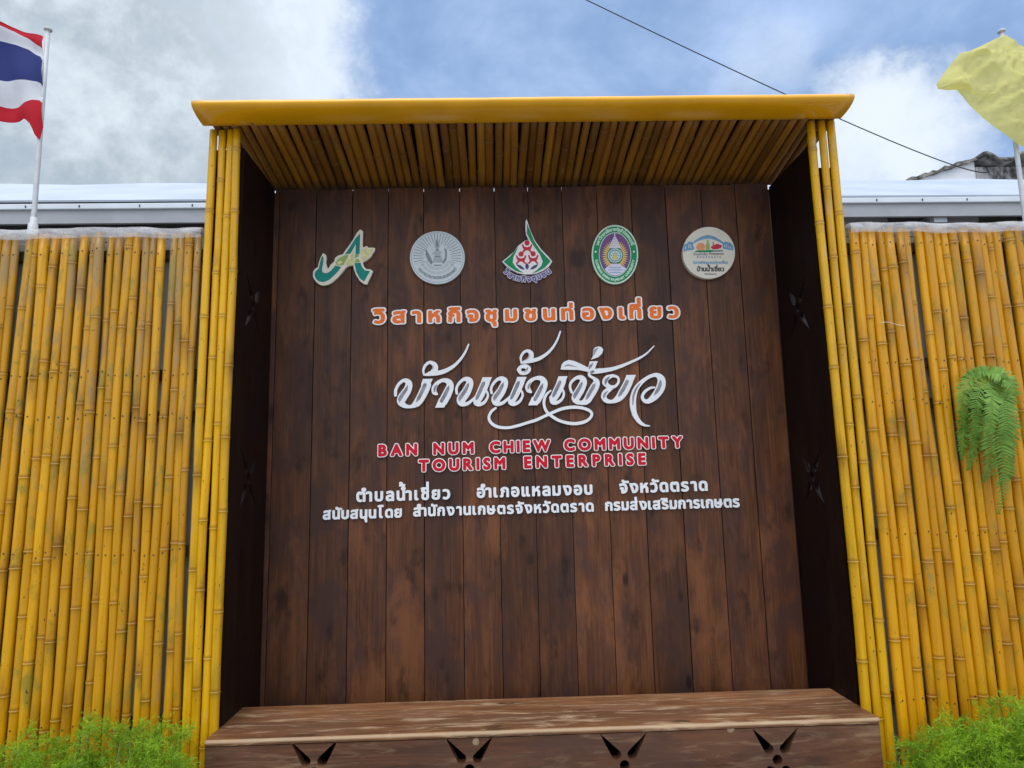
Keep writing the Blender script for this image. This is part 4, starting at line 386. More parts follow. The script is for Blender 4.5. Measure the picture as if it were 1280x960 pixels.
 'ต': ('582,-32 561,-42 461,-42 439,-32 426,-12 424,418 421,438 411,442 394,438 380,398 351,382 291,382 271,387 252,408 243,438 231,442 222,438 204,398 195,328 198,208 205,168 217,138 235,118 261,108 301,106 341,113 371,103 385,78 395,8 387,-22 361,-39 321,-49 271,-52 211,-46 141,-20 87,28 52,88 34,148 22,238 22,328 32,418 49,478 76,528 111,564 151,587 201,599 271,595 321,573 371,595 431,600 501,585 531,568 561,540 584,498 596,438 597,-2', '631,-82 601,-102 561,-112 451,-111 411,-98 321,-119 221,-119 171,-108 121,-89 79,-62 38,-22 -2,38 -33,128 -47,228 -48,338 -37,428 -14,508 21,571 66,618 121,650 181,667 251,669 321,652 381,668 441,669 491,662 541,644 581,618 612,588 651,518 667,428 666,-12 654,-52|271,314 265,308 265,248 278,178 351,184 354,308', 0.063, 0.555),
 'ร': ('12,-2 -1,18 -1,38 28,118 48,139 78,141 158,115 238,106 298,117 313,128 318,138 312,158 298,170 118,243 68,276 38,308 13,358 5,418 13,468 39,518 68,547 108,572 158,589 208,597 278,600 348,593 408,577 445,558 460,528 460,448 453,428 438,414 408,410 338,434 268,443 208,438 188,430 178,418 181,408 208,391 338,341 398,311 438,280 464,248 486,198 491,138 478,78 449,28 418,-2 378,-26 328,-43 278,-50 208,-51 138,-44 58,-23', '-32,-57 -54,-32 -68,-2 -72,28 -68,58 -24,168 -2,190 33,208 -33,288 -51,328 -63,378 -65,428 -57,478 -42,519 -12,566 28,605 78,635 138,656 198,667 288,669 368,660 438,641 488,613 511,588 528,548 529,438 511,388 466,348 507,308 534,268 553,218 561,158 548,68 507,-12 458,-59 408,-89 348,-110 278,-120 198,-121 118,-111 28,-87', 0.040, 0.449),
 'นั': ('689,728 697,708 697,638 687,608 659,593 549,593 537,588 559,572 567,548 567,-2 559,-24 549,-34 529,-42 449,-42 429,-36 409,-16 339,-45 259,-52 179,-39 119,-8 89,20 64,58 49,98 42,138 39,548 49,575 79,590 169,590 189,585 207,568 212,548 215,158 228,128 249,114 279,107 319,110 349,123 366,138 390,188 394,228 394,548 399,568 409,580 424,588 349,597 319,606 289,623 263,648 247,678 240,718 245,758 260,798 279,816 309,820 379,808 399,799 413,778 413,748 419,745 659,745', '729,787 753,758 764,728 766,618 751,578 725,548 689,528 637,518 637,-2 629,-42 611,-72 579,-98 539,-111 439,-111 399,-99 339,-116 269,-122 209,-117 159,-106 119,-90 74,-62 39,-29 6,18 -15,68 -28,128 -31,548 -24,588 -6,618 19,641 59,658 169,660 177,668 170,708 172,748 192,818 219,858 269,887 309,890 409,872 439,856 479,815 669,814 699,806|289,543 282,528 282,188 289,177 309,181 316,188 324,238 324,528', 0.081, 0.525),
 'นุ': ('539,-300 439,-303 419,-295 408,-283 402,-263 402,-183 371,-163 360,-143 352,-73 365,-43 359,-39 309,-50 259,-52 179,-39 142,-23 112,-3 69,49 47,107 39,177 39,547 44,567 59,584 79,590 179,589 199,578 207,567 212,547 213,167 229,127 249,114 279,107 319,110 349,123 373,147 389,187 394,237 394,547 399,568 409,580 429,589 519,590 540,587 562,567 567,547 567,-3 551,-33 527,-43 553,-73 563,-103 565,-263 559,-283', '569,-363 529,-373 439,-373 409,-367 380,-353 358,-333 340,-303 333,-273 332,-223 300,-183 283,-123 189,-114 119,-90 52,-43 7,17 -18,77 -30,147 -31,547 -27,577 -14,607 29,647 69,659 189,658 238,637 269,600 282,557 282,187 289,177 309,181 322,207 324,557 331,587 348,617 379,644 409,657 529,660 559,655 589,640 626,597 637,547 637,-3 624,-53 635,-113 635,-263 630,-293 616,-323 599,-343', 0.081, 0.525),
 'โ': ('257,-49 187,-49 134,-32 91,8 71,58 66,668 61,688 47,704 -3,716 -23,729 -32,748 -33,788 -31,808 -15,828 77,868 357,867 377,858 390,838 391,748 377,724 357,715 237,714 229,708 241,638 241,118 247,105 287,111 310,98 320,78 333,8 329,-12 317,-28', '257,-120 167,-117 127,-106 87,-85 33,-32 13,8 2,48 -2,638 -53,663 -87,698 -102,738 -103,798 -93,840 -63,880 -33,898 67,937 377,935 427,907 449,878 460,848 461,738 439,688 417,666 387,650 317,644 311,638 311,188 313,178 359,148 380,118 402,18 400,-22 387,-53 357,-85 307,-109', 0.009, 0.350),
 'สำ': ('927,-29 897,-42 807,-42 781,-32 768,-12 766,388 758,428 737,440 687,441 647,432 597,409 570,408 545,428 537,483 520,468 519,458 532,378 532,8 530,-12 517,-32 497,-41 397,-42 377,-34 357,-14 340,-32 307,-43 257,-51 207,-51 137,-39 87,-16 57,9 37,35 20,68 10,108 11,188 18,218 37,258 84,308 147,341 227,362 347,373 360,378 354,408 342,428 317,439 287,443 197,433 97,392 71,398 57,411 50,428 50,518 56,538 87,561 157,585 217,596 297,603 300,608 283,628 268,658 263,718 279,768 317,808 357,826 407,833 457,828 507,809 540,778 559,738 562,678 543,628 568,608 577,576 687,598 747,599 797,593 837,580 867,563 895,538 917,506 934,458 939,408 939,-2|357,27 357,213 247,203 207,190 190,178 181,148 184,128 192,118 207,110 237,104 307,113 327,107 343,88', '983,-72 957,-95 917,-110 807,-112 757,-100 715,-62 697,-12 696,358 694,368 687,370 607,339 602,328 601,-12 587,-56 554,-92 527,-106 497,-112 397,-112 357,-103 287,-118 207,-121 117,-106 47,-73 0,-32 -29,8 -50,58 -62,118 -62,178 -49,238 -21,298 20,348 -10,388 -20,428 -19,528 -2,578 27,608 57,624 194,668 195,738 210,788 247,841 297,877 357,898 427,903 487,893 547,866 587,832 616,788 631,738 631,668 637,662 757,669 857,648 897,628 935,598 984,528 1001,478 1009,418 1009,-2 1001,-42', 0.049, 0.897),
 'ก': ('544,-34 524,-42 424,-42 404,-33 394,-22 388,-2 385,388 374,413 354,428 324,439 294,442 244,436 210,418 294,370 303,358 307,338 291,268 274,254 244,249 224,239 210,218 207,-2 201,-22 184,-37 164,-42 74,-42 44,-27 34,-2 35,208 44,260 74,318 44,330 28,348 25,418 34,455 50,488 74,519 104,545 154,574 204,591 254,598 324,599 384,589 434,571 475,548 517,508 546,458 560,388 561,-2 555,-22', '164,652 224,666 294,670 364,664 424,650 484,625 534,590 574,549 600,508 619,458 630,388 631,-2 626,-32 614,-59 574,-98 524,-112 414,-111 374,-97 344,-72 326,-42 319,-12 314,195 278,178 275,-22 258,-62 234,-88 184,-110 64,-111 14,-93 -23,-52 -36,-2 -36,188 -33,238 -20,288 -39,328 -46,358 -38,458 -7,528 34,578 94,622', 0.066, 0.519),
 'ษ': ('52,578 79,590 169,590 189,585 207,568 212,548 212,368 219,338 226,368 242,398 259,410 279,413 369,393 387,368 389,336 403,338 406,348 406,548 419,578 439,589 539,590 569,575 579,548 579,338 619,332 639,311 642,218 632,198 619,188 579,180 569,118 552,68 526,28 494,-2 449,-28 389,-45 329,-52 259,-49 209,-41 159,-23 119,2 84,38 54,98 40,178 39,548|219,290 213,268 212,188 220,148 233,128 259,113 309,106 359,113 385,128 401,158 405,178 399,184 329,187 279,204 240,238', '-1,624 29,647 69,659 179,660 219,649 249,627 275,588 282,558 282,488 329,475 336,488 336,558 343,588 369,627 399,649 439,660 549,659 589,647 624,618 642,588 649,558 649,398 689,363 710,318 712,208 690,158 642,118 624,58 598,8 544,-52 489,-87 429,-108 359,-120 259,-120 189,-108 129,-86 75,-52 35,-12 8,28 -13,78 -30,178 -31,558 -21,594', 0.081, 0.601),
 'ส่': ('497,885 517,869 524,848 525,628 559,618 568,608 576,588 566,528 547,496 520,468 519,458 532,378 530,-12 517,-32 487,-42 397,-42 377,-34 357,-14 347,-27 327,-38 257,-51 187,-50 117,-32 82,-12 49,18 29,48 14,88 8,128 9,178 18,218 37,258 84,308 137,337 237,363 357,375 359,388 350,418 337,431 277,443 207,436 157,419 107,395 77,395 59,408 50,428 51,528 64,548 77,556 177,590 257,599 367,592 374,598 362,608 353,628 354,858 367,878 387,887|357,27 357,213 247,203 207,190 190,178 181,148 184,128 192,118 207,110 237,104 307,113 327,107 343,88', '517,952 558,928 587,885 594,848 596,678 632,638 646,588 636,518 596,438 602,378 602,-2 594,-42 577,-70 557,-90 507,-111 397,-112 357,-103 287,-118 227,-122 157,-116 97,-99 45,-72 -3,-29 -34,18 -58,88 -62,168 -49,238 -21,298 20,348 -5,378 -19,418 -20,518 -12,558 17,600 77,633 177,661 277,671 282,678 284,868 301,908 327,936 357,952 387,958 487,958', 0.049, 0.534),
 'ริ': ('-50,708 42,748 402,748 422,741 435,728 441,708 437,618 418,598 372,588 422,571 454,548 460,528 460,448 452,426 432,411 412,409 322,437 242,443 202,437 178,418 182,407 202,394 342,339 402,308 442,276 470,238 489,178 491,138 484,98 469,58 452,31 402,-13 362,-33 312,-46 202,-51 132,-43 72,-28 22,-9 4,8 -1,38 24,108 34,128 52,141 72,143 172,112 242,106 272,109 302,119 313,128 317,148 312,158 282,179 162,223 102,252 62,281 32,316 13,358 6,398 8,448 21,488 42,522 72,550 112,573 154,588 132,593 -28,593 -48,599 -64,618 -68,638 -66,688', '452,805 485,778 506,738 511,638 505,598 522,568 529,538 525,418 503,378 466,348 502,314 528,278 555,208 559,118 548,68 532,28 499,-22 452,-64 392,-96 322,-115 242,-122 152,-117 72,-101 -8,-72 -38,-51 -60,-22 -70,8 -70,48 -28,162 -4,188 33,208 -27,278 -54,338 -65,428 -59,468 -42,518 -98,549 -132,598 -138,678 -124,728 -108,750 -78,773 32,817 402,818', 0.040, 0.449),
 'ท': ('552,-34 532,-42 432,-41 412,-32 402,-19 397,-2 395,388 389,408 372,428 352,437 322,441 282,435 253,418 232,391 220,358 215,318 215,-2 209,-22 192,-37 172,-42 82,-42 52,-27 42,-2 42,548 55,578 82,590 152,590 172,581 192,559 232,581 272,593 322,600 372,598 422,589 462,573 492,554 522,525 554,468 569,388 570,-2 564,-22', '17,638 72,659 162,659 202,645 292,667 392,666 452,653 502,631 542,604 577,568 621,488 639,388 639,-12 627,-52 602,-84 572,-103 542,-111 432,-112 382,-96 346,-62 332,-32 327,-2 327,358 322,371 302,368 287,338 285,-2 280,-32 262,-68 222,-101 172,-112 62,-110 22,-93 -2,-72 -20,-42 -28,-2 -28,548 -16,598', 0.084, 0.528),
 'พ': ('689,571 695,538 597,-2 582,-32 559,-42 469,-42 439,-30 428,-12 349,243 339,226 259,-27 229,-42 139,-42 109,-28 98,-2 0,538 0,558 12,578 29,588 49,590 139,589 161,578 173,558 209,347 269,558 289,584 309,590 389,590 412,578 424,558 479,367 489,361 522,558 534,578 559,590 659,590 679,582', '-46,618 -11,647 39,660 159,657 189,644 219,619 260,648 309,660 409,657 439,645 469,620 519,651 559,660 679,657 709,646 732,628 762,578 764,528 665,-22 654,-52 631,-82 601,-102 569,-111 439,-108 404,-92 379,-68 349,6 313,-72 289,-93 259,-107 229,-112 119,-110 89,-100 59,-77 41,-52 30,-22 -69,528 -67,578', 0.041, 0.654),
 'ไ': ('265,-48 205,-51 145,-37 98,-2 75,42 68,98 68,628 79,708 65,714 -25,716 -51,738 -53,768 -30,838 -17,858 -5,865 295,868 319,858 332,838 334,758 330,738 309,718 275,712 255,700 247,688 241,658 242,108 285,112 310,98 320,78 333,8 329,-12 315,-29', '285,-115 195,-121 115,-101 82,-82 49,-52 25,-18 9,18 -2,88 -2,638 -55,652 -85,670 -114,708 -125,748 -120,788 -89,878 -65,909 -25,932 15,938 315,936 345,925 368,908 399,858 404,758 397,718 365,671 315,645 311,638 311,188 315,176 359,148 380,118 401,28 402,-12 387,-52 365,-79 335,-98', -0.013, 0.292),
 'ณี': ('849,818 863,788 861,628 854,611 834,588 854,574 863,548 863,-2 854,-26 824,-42 744,-42 724,-34 704,-17 644,-44 564,-51 494,-38 431,-2 392,48 370,118 361,398 351,418 334,431 284,442 234,435 208,418 294,375 309,358 313,338 303,278 294,264 274,251 234,242 221,228 215,198 215,118 217,108 224,105 254,111 284,96 293,78 305,18 303,-12 285,-32 264,-41 194,-52 131,-42 84,-15 54,28 42,88 44,228 54,268 78,308 75,318 35,338 24,368 25,418 34,458 48,488 74,522 114,555 154,576 194,590 244,598 304,599 364,591 414,574 454,551 505,498 521,468 533,428 539,378 539,168 545,138 554,122 574,110 624,111 644,120 663,138 686,188 690,228 690,548 695,568 704,580 720,588 704,593 384,593 363,608 354,627 355,688 374,710 464,748 694,748 696,798 709,818 724,827 824,829', '894,872 921,838 933,788 932,628 926,588 933,548 933,-2 925,-42 904,-75 874,-99 834,-111 744,-112 694,-101 624,-119 554,-121 504,-114 454,-97 408,-72 374,-44 364,-47 334,-83 304,-100 254,-116 194,-122 104,-107 64,-88 34,-64 -5,-12 -24,48 -28,208 -15,288 -39,328 -46,368 -44,428 -33,478 -9,528 21,568 74,613 134,644 204,663 274,670 283,678 297,728 321,758 344,774 434,813 464,818 624,818 664,872 694,890 724,898 834,898 864,890|614,192 620,228 620,518 614,523 584,523 575,518 595,468 607,418 609,208', 0.066, 0.821),
 'รำ': ('848,-23 838,-34 818,-42 728,-42 708,-39 688,-22 682,-2 681,408 668,434 628,442 578,436 498,406 469,418 458,436 438,414 418,409 348,431 288,442 228,442 188,430 178,418 188,402 378,322 418,297 457,258 480,218 490,168 488,118 474,68 448,26 408,-9 358,-34 298,-48 218,-52 138,-44 58,-23 8,2 -1,18 -1,38 28,118 48,139 78,141 158,115 238,106 298,117 313,128 318,138 312,158 288,176 138,234 68,276 25,328 7,388 6,428 13,468 26,498 48,529 78,555 118,576 158,589 214,598 216,608 198,629 184,658 178,708 183,738 195,768 228,805 278,827 348,832 405,818 448,788 463,768 475,738 480,698 476,668 451,618 406,578 445,558 458,540 478,565 528,584 588,597 658,600 708,594 758,578 790,558 819,528 845,478 855,418 855,-2', '248,892 298,901 348,902 398,894 448,875 497,838 532,788 548,728 548,667 678,669 758,653 828,617 884,558 912,498 924,428 925,-2 912,-52 877,-92 828,-111 708,-111 660,-92 628,-58 612,-2 608,371 528,340 498,336 489,328 528,278 548,234 560,178 559,118 545,58 518,3 488,-34 438,-73 388,-98 328,-114 258,-122 178,-120 98,-107 18,-83 -25,-62 -54,-32 -68,-2 -72,38 -40,138 -12,181 33,208 -22,271 -54,338 -65,418 -54,488 -32,538 8,588 48,619 110,648 113,748 126,788 148,824 197,868', 0.040, 0.813),
 'ฏ': ('387,589 447,567 503,527 537,483 558,427 564,367 562,-213 549,-233 527,-243 437,-243 417,-235 377,-204 367,-203 327,-238 277,-242 257,-233 222,-183 207,-179 197,-220 177,-239 77,-243 57,-238 36,-213 37,-143 57,-93 96,-53 37,-45 -3,-31 -19,-13 -23,7 -12,77 -3,95 17,108 47,107 53,237 63,277 80,307 79,317 37,337 26,357 26,417 37,461 57,497 87,531 127,560 167,579 217,593 277,600 327,599|307,-64 347,-34 367,-29 387,-35 391,-23 391,367 385,397 367,421 327,438 277,441 237,434 210,417 304,367 314,337 306,287 298,267 287,257 246,247 228,227 219,47 204,7 187,-18 178,-23 257,-33', '587,-292 557,-307 527,-313 427,-312 377,-292 317,-313 267,-312 217,-297 167,-313 67,-313 17,-296 -23,-253 -36,-203 -35,-153 -25,-103 -73,-59 -93,-3 -76,107 -59,137 -23,167 -20,177 -10,277 -34,317 -43,347 -42,437 -24,497 6,547 47,589 107,629 167,653 247,668 327,669 407,656 467,635 527,598 570,557 604,507 623,457 634,387 634,-203 621,-253|317,193 293,177 288,37 295,27 307,24 321,37', 0.019, 0.522),
 'ลั': ('507,-38 397,-42 377,-34 357,-14 337,-34 287,-47 227,-52 157,-44 107,-27 67,0 37,35 17,78 7,138 12,198 37,258 72,298 117,328 177,351 237,363 347,373 360,378 347,423 337,431 307,441 257,443 207,436 97,392 67,400 50,428 50,518 56,538 67,551 147,582 257,600 273,608 240,628 221,648 205,678 198,708 201,748 213,788 227,809 247,820 347,805 367,788 373,768 371,748 377,745 617,745 637,737 652,718 654,628 647,611 632,598 617,593 407,593 381,588 437,565 477,533 508,488 525,438 532,378 532,-2 526,-22|357,27 357,213 247,203 207,190 190,178 181,148 184,128 192,118 207,110 237,104 307,113 327,107 343,88', '687,787 711,758 724,718 725,628 715,588 694,558 667,537 637,526 577,523 571,518 595,448 602,368 602,-2 594,-42 577,-70 547,-96 507,-111 397,-112 357,-103 287,-118 227,-122 177,-119 117,-106 37,-66 0,-32 -33,16 -53,68 -62,118 -62,178 -49,238 -21,298 20,348 -3,375 -17,408 -19,528 -8,568 17,600 57,624 137,656 128,708 132,758 146,808 168,848 207,880 237,889 267,890 377,868 407,848 437,815 627,814 657,806', 0.049, 0.490),
 'ภั': ('-3,-31 -13,-22 -22,-2 -12,78 7,103 27,109 49,108 53,238 64,278 81,308 76,318 47,329 29,348 25,408 33,448 45,478 67,511 127,560 197,589 287,600 305,608 262,638 234,688 233,748 241,778 257,807 287,821 377,806 399,788 405,768 403,748 407,745 647,745 668,738 679,728 687,708 687,638 683,618 667,599 647,593 407,593 389,588 447,567 497,532 534,488 555,438 564,368 564,-2 557,-23 547,-34 527,-42 437,-42 417,-39 397,-22 391,-2 388,388 377,412 357,428 327,438 287,442 247,437 211,418 297,374 310,358 314,338 304,278 297,266 277,252 247,247 228,228 223,198 222,68 205,8 190,-12 167,-31 117,-49 57,-50', '718,788 743,758 756,718 757,628 747,588 726,558 697,536 667,525 607,523 598,518 625,448 634,368 634,-2 626,-42 607,-73 568,-102 527,-112 417,-111 387,-102 357,-82 334,-52 322,-12 317,193 293,178 292,68 281,8 256,-42 217,-81 157,-112 87,-122 7,-110 -53,-81 -83,-42 -93,8 -73,113 -53,143 -21,168 -10,278 -34,318 -44,348 -44,418 -37,458 -7,528 34,578 87,618 170,658 160,708 164,758 182,818 207,856 257,887 307,889 407,869 437,850 467,815 657,814 687,807', 0.019, 0.522),
 'ณ์': ('914,778 924,748 924,678 914,655 884,640 771,638 775,618 770,598 774,592 834,588 854,574 863,548 863,-2 848,-32 824,-42 744,-42 724,-34 704,-17 634,-46 554,-51 484,-34 431,-2 392,48 370,118 361,398 351,418 334,431 284,442 234,435 208,418 294,375 309,358 313,338 303,278 294,264 274,251 234,242 221,228 215,198 215,118 217,108 224,105 254,111 284,96 293,78 305,18 303,-12 285,-32 264,-41 194,-52 124,-40 81,-12 64,9 50,38 42,98 46,238 58,278 78,308 75,318 44,330 28,348 24,398 28,438 38,468 55,498 84,532 124,561 164,580 214,594 264,600 324,597 374,588 414,574 458,548 505,498 521,468 533,428 539,378 539,168 545,138 554,122 574,110 624,111 644,120 664,139 680,168 688,198 691,558 684,568 644,566 618,588 605,618 598,658 607,718 624,747 644,765 674,782 704,790 884,793', '963,828 991,778 994,678 989,648 974,618 929,578 933,-2 924,-44 897,-82 867,-102 834,-111 744,-112 694,-101 624,-119 554,-121 504,-114 454,-97 408,-72 374,-44 364,-47 334,-83 300,-102 244,-118 184,-122 94,-103 56,-82 24,-54 -6,-10 -24,48 -28,208 -15,288 -42,338 -46,398 -41,448 -25,498 4,548 34,581 84,619 144,648 214,665 294,670 374,660 444,637 494,608 544,562 549,568 528,658 534,718 564,783 614,830 654,849 704,861 884,863 924,855|614,192 620,228 620,488 619,498 584,520 576,518 607,418 609,208', 0.066, 0.821),
 'ะ': ('337,47 317,26 297,22 127,23 62,42 24,72 0,122 -1,172 15,222 27,239 47,249 137,237 163,222 172,202 170,182 177,176 317,172 330,162 340,142|337,327 317,306 297,302 127,303 62,322 24,352 0,402 -1,452 15,502 27,519 47,529 137,517 163,502 172,482 170,462 177,456 317,452 330,442 340,422', '7,589 57,600 166,582 197,566 237,526 307,526 337,519 368,502 395,472 411,422 409,322 387,275 345,242 387,203 404,172 411,142 410,52 392,2 357,-32 307,-48 137,-48 87,-41 47,-28 7,-6 -23,20 -47,52 -69,112 -72,172 -53,242 -19,292 -47,332 -64,372 -72,412 -72,452 -61,502 -43,542 -23,568', 0.039, 0.299),
 'บ้': ('319,882 369,874 412,848 439,808 449,747 559,745 579,731 586,718 584,618 569,600 535,588 559,569 565,548 564,168 556,118 538,68 513,28 479,-5 439,-28 389,-44 329,-51 269,-51 189,-37 139,-15 89,30 57,88 46,128 40,178 39,548 49,575 69,588 169,590 199,578 212,548 212,198 219,148 239,121 279,107 339,110 373,128 385,148 392,188 392,548 399,571 422,588 409,593 229,594 209,603 195,628 195,688 206,708 228,728 197,798 194,818 199,833 219,854 249,869', '319,952 369,947 419,929 450,908 479,878 509,818 579,812 621,788 645,758 656,728 658,628 635,558 633,158 619,83 596,28 549,-37 509,-69 469,-91 369,-118 269,-121 169,-104 99,-72 41,-22 -3,48 -22,108 -30,168 -31,558 -14,608 19,641 49,655 119,661 124,668 128,708 141,738 125,798 125,828 133,858 152,888 179,911 219,933 259,945|289,523 282,508 282,188 289,177 309,176 320,178 322,188 322,518', 0.081, 0.523),
 'J': ('180,740 200,734 216,722 228,702 232,682 232,-8 221,-108 203,-158 180,-198 130,-246 92,-268 40,-283 -20,-288 -60,-284 -86,-268 -98,-248 -119,-128 -110,-105 -90,-86 -70,-80 0,-74 7,-68 14,-48 18,22 19,692 34,722 60,738', '192,797 229,784 256,764 278,734 289,694 290,-6 276,-126 254,-186 224,-236 162,-295 122,-318 52,-340 -18,-346 -68,-341 -108,-325 -144,-286 -157,-256 -178,-136 -166,-86 -138,-49 -98,-27 -42,-16 -38,704 -15,754 32,789 72,798', -0.062, 0.174),
 'V': ('312,-64 272,-59 244,-34 -52,656 -58,686 -53,706 -38,726 -21,736 102,740 122,735 142,720 302,353 454,706 469,726 502,740 612,739 642,726 657,706 662,686 656,656 370,-24 347,-54', '314,-122 274,-120 244,-110 214,-89 193,-62 -107,638 -116,688 -106,728 -78,768 -46,788 -6,798 104,798 144,788 174,770 204,729 304,501 405,738 424,763 454,785 504,798 634,794 682,768 710,728 720,688 711,638 421,-52 404,-80 380,-102 344,-118', 0.000, 0.604),
}
LINES = {'orange': [(0.0914, [('วิ', 0.4808, 2.0754), ('ส', 0.566, 2.0759), ('า', 0.6597, 2.0763), ('ห', 0.7298, 2.0767), ('กิ', 0.8248, 2.0771), ('จ', 0.9149, 2.0775), ('ชุ', 1.0006, 2.078), ('ม', 1.091, 2.0784), ('ช', 1.1861, 2.0789), ('น', 1.2718, 2.0793), ('ท่', 1.3571, 2.0797), ('อ', 1.4581, 2.0802), ('ง', 1.5461, 2.0806), ('เ', 1.6276, 2.081), ('ที่', 1.6818, 2.0813), ('ย', 1.7791, 2.0817), ('ว', 1.8709, 2.0822)])], 'red_a': [(0.0683, [('B', 0.4992, 1.4561), ('A', 0.5607, 1.4568), ('N', 0.6256, 1.4576)]), (0.0683, [('N', 0.7487, 1.459), ('U', 0.8182, 1.4595), ('M', 0.8828, 1.4601)]), (0.0683, [('C', 1.0079, 1.4611), ('H', 1.0693, 1.4618), ('I', 1.1299, 1.4622), ('E', 1.1579, 1.4626), ('W', 1.2113, 1.4634)]), (0.0683, [('C', 1.3504, 1.4644), ('O', 1.4167, 1.4649), ('M', 1.489, 1.4654), ('M', 1.5565, 1.466), ('U', 1.6249, 1.4665), ('N', 1.6883, 1.467), ('I', 1.7554, 1.4673), ('T', 1.7903, 1.4677), ('Y', 1.8545, 1.4682)])], 'red_b': [(0.0683, [('T', 0.6866, 1.3839), ('O', 0.7478, 1.3846), ('U', 0.821, 1.3854), ('R', 0.8842, 1.386), ('I', 0.9445, 1.3865), ('S', 0.9779, 1.3869), ('M', 1.0262, 1.3875)]), (0.0683, [('E', 1.1623, 1.389), ('N', 1.2178, 1.3895), ('T', 1.2932, 1.3902), ('E', 1.3565, 1.3907), ('R', 1.4117, 1.3913), ('P', 1.4766, 1.3919), ('R', 1.5338, 1.3924), ('I', 1.5982, 1.3929), ('S', 1.6357, 1.3933), ('E', 1.688, 1.3938)])], 'white_a': [(0.0727, [('ตำ', 0.402, 1.2536), ('บ', 0.4831, 1.2541), ('ล', 0.5347, 1.2545), ('น้ำ', 0.5815, 1.255), ('เ', 0.6599, 1.2554), ('ชี่', 0.6932, 1.2557), ('ย', 0.7401, 1.2561), ('ว', 0.7917, 1.2565)]), (0.0727, [('อำ', 0.9443, 1.2596), ('เ', 1.0176, 1.2599), ('ภ', 1.0513, 1.2602), ('อ', 1.0998, 1.2605), ('แ', 1.1449, 1.2608), ('ห', 1.1934, 1.2611), ('ล', 1.2424, 1.2614), ('ม', 1.2865, 1.2617), ('ง', 1.3402, 1.262), ('อ', 1.3858, 1.2623), ('บ', 1.432, 1.2626)]), (0.0727, [('จั', 1.5967, 1.2649), ('ง', 1.6456, 1.2653), ('ห', 1.6889, 1.2657), ('วั', 1.7385, 1.2662), ('ด', 1.7799, 1.2666), ('ต', 1.8289, 1.267), ('ร', 1.881, 1.2675), ('า', 1.9276, 1.2678), ('ด', 1.9615, 1.2682)])], 'white_b': [(0.0645, [('ส', 0.2553, 1.1785), ('นั', 0.2956, 1.1787), ('บ', 0.3354, 1.1789), ('ส', 0.3771, 1.1791), ('นุ', 0.4174, 1.1793), ('น', 0.4572, 1.1795), ('โ', 0.5016, 1.1797), ('ด', 0.5314, 1.1798), ('ย', 0.5726, 1.18)]), (0.0645, [('สำ', 0.6583, 1.183), ('นั', 0.7233, 1.1832), ('ก', 0.7652, 1.1834), ('ง', 0.811, 1.1836), ('า', 0.8539, 1.1838), ('น', 0.882, 1.1839), ('เ', 0.922, 1.1841), ('ก', 0.9479, 1.1842), ('ษ', 0.9885, 1.1844), ('ต', 1.0356, 1.1846), ('ร', 1.0812, 1.1848), ('จั', 1.12, 1.185), ('ง', 1.1628, 1.1852), ('ห', 1.2005, 1.1854), ('วั', 1.2438, 1.1855), ('ด', 1.28, 1.1857), ('ต', 1.3228, 1.1859), ('ร', 1.3683, 1.1861), ('า', 1.409, 1.1863), ('ด', 1.4384, 1.1864)]), (0.0645, [('ก', 1.5254, 1.1883), ('ร', 1.5664, 1.1884), ('ม', 1.5997, 1.1886), ('ส่', 1.641, 1.1887), ('ง', 1.6855, 1.1889), ('เ', 1.7206, 1.189), ('ส', 1.7454, 1.1891), ('ริ', 1.7873, 1.1893), ('ม', 1.8206, 1.1894), ('ก', 1.8608, 1.1896), ('า', 1.9037, 1.1897), ('ร', 1.9322, 1.1899), ('เ', 1.965, 1.19), ('ก', 1.9887, 1.1901), ('ษ', 2.0271, 1.1902), ('ต', 2.0719, 1.1904), ('ร', 2.1152, 1.1906)])]}
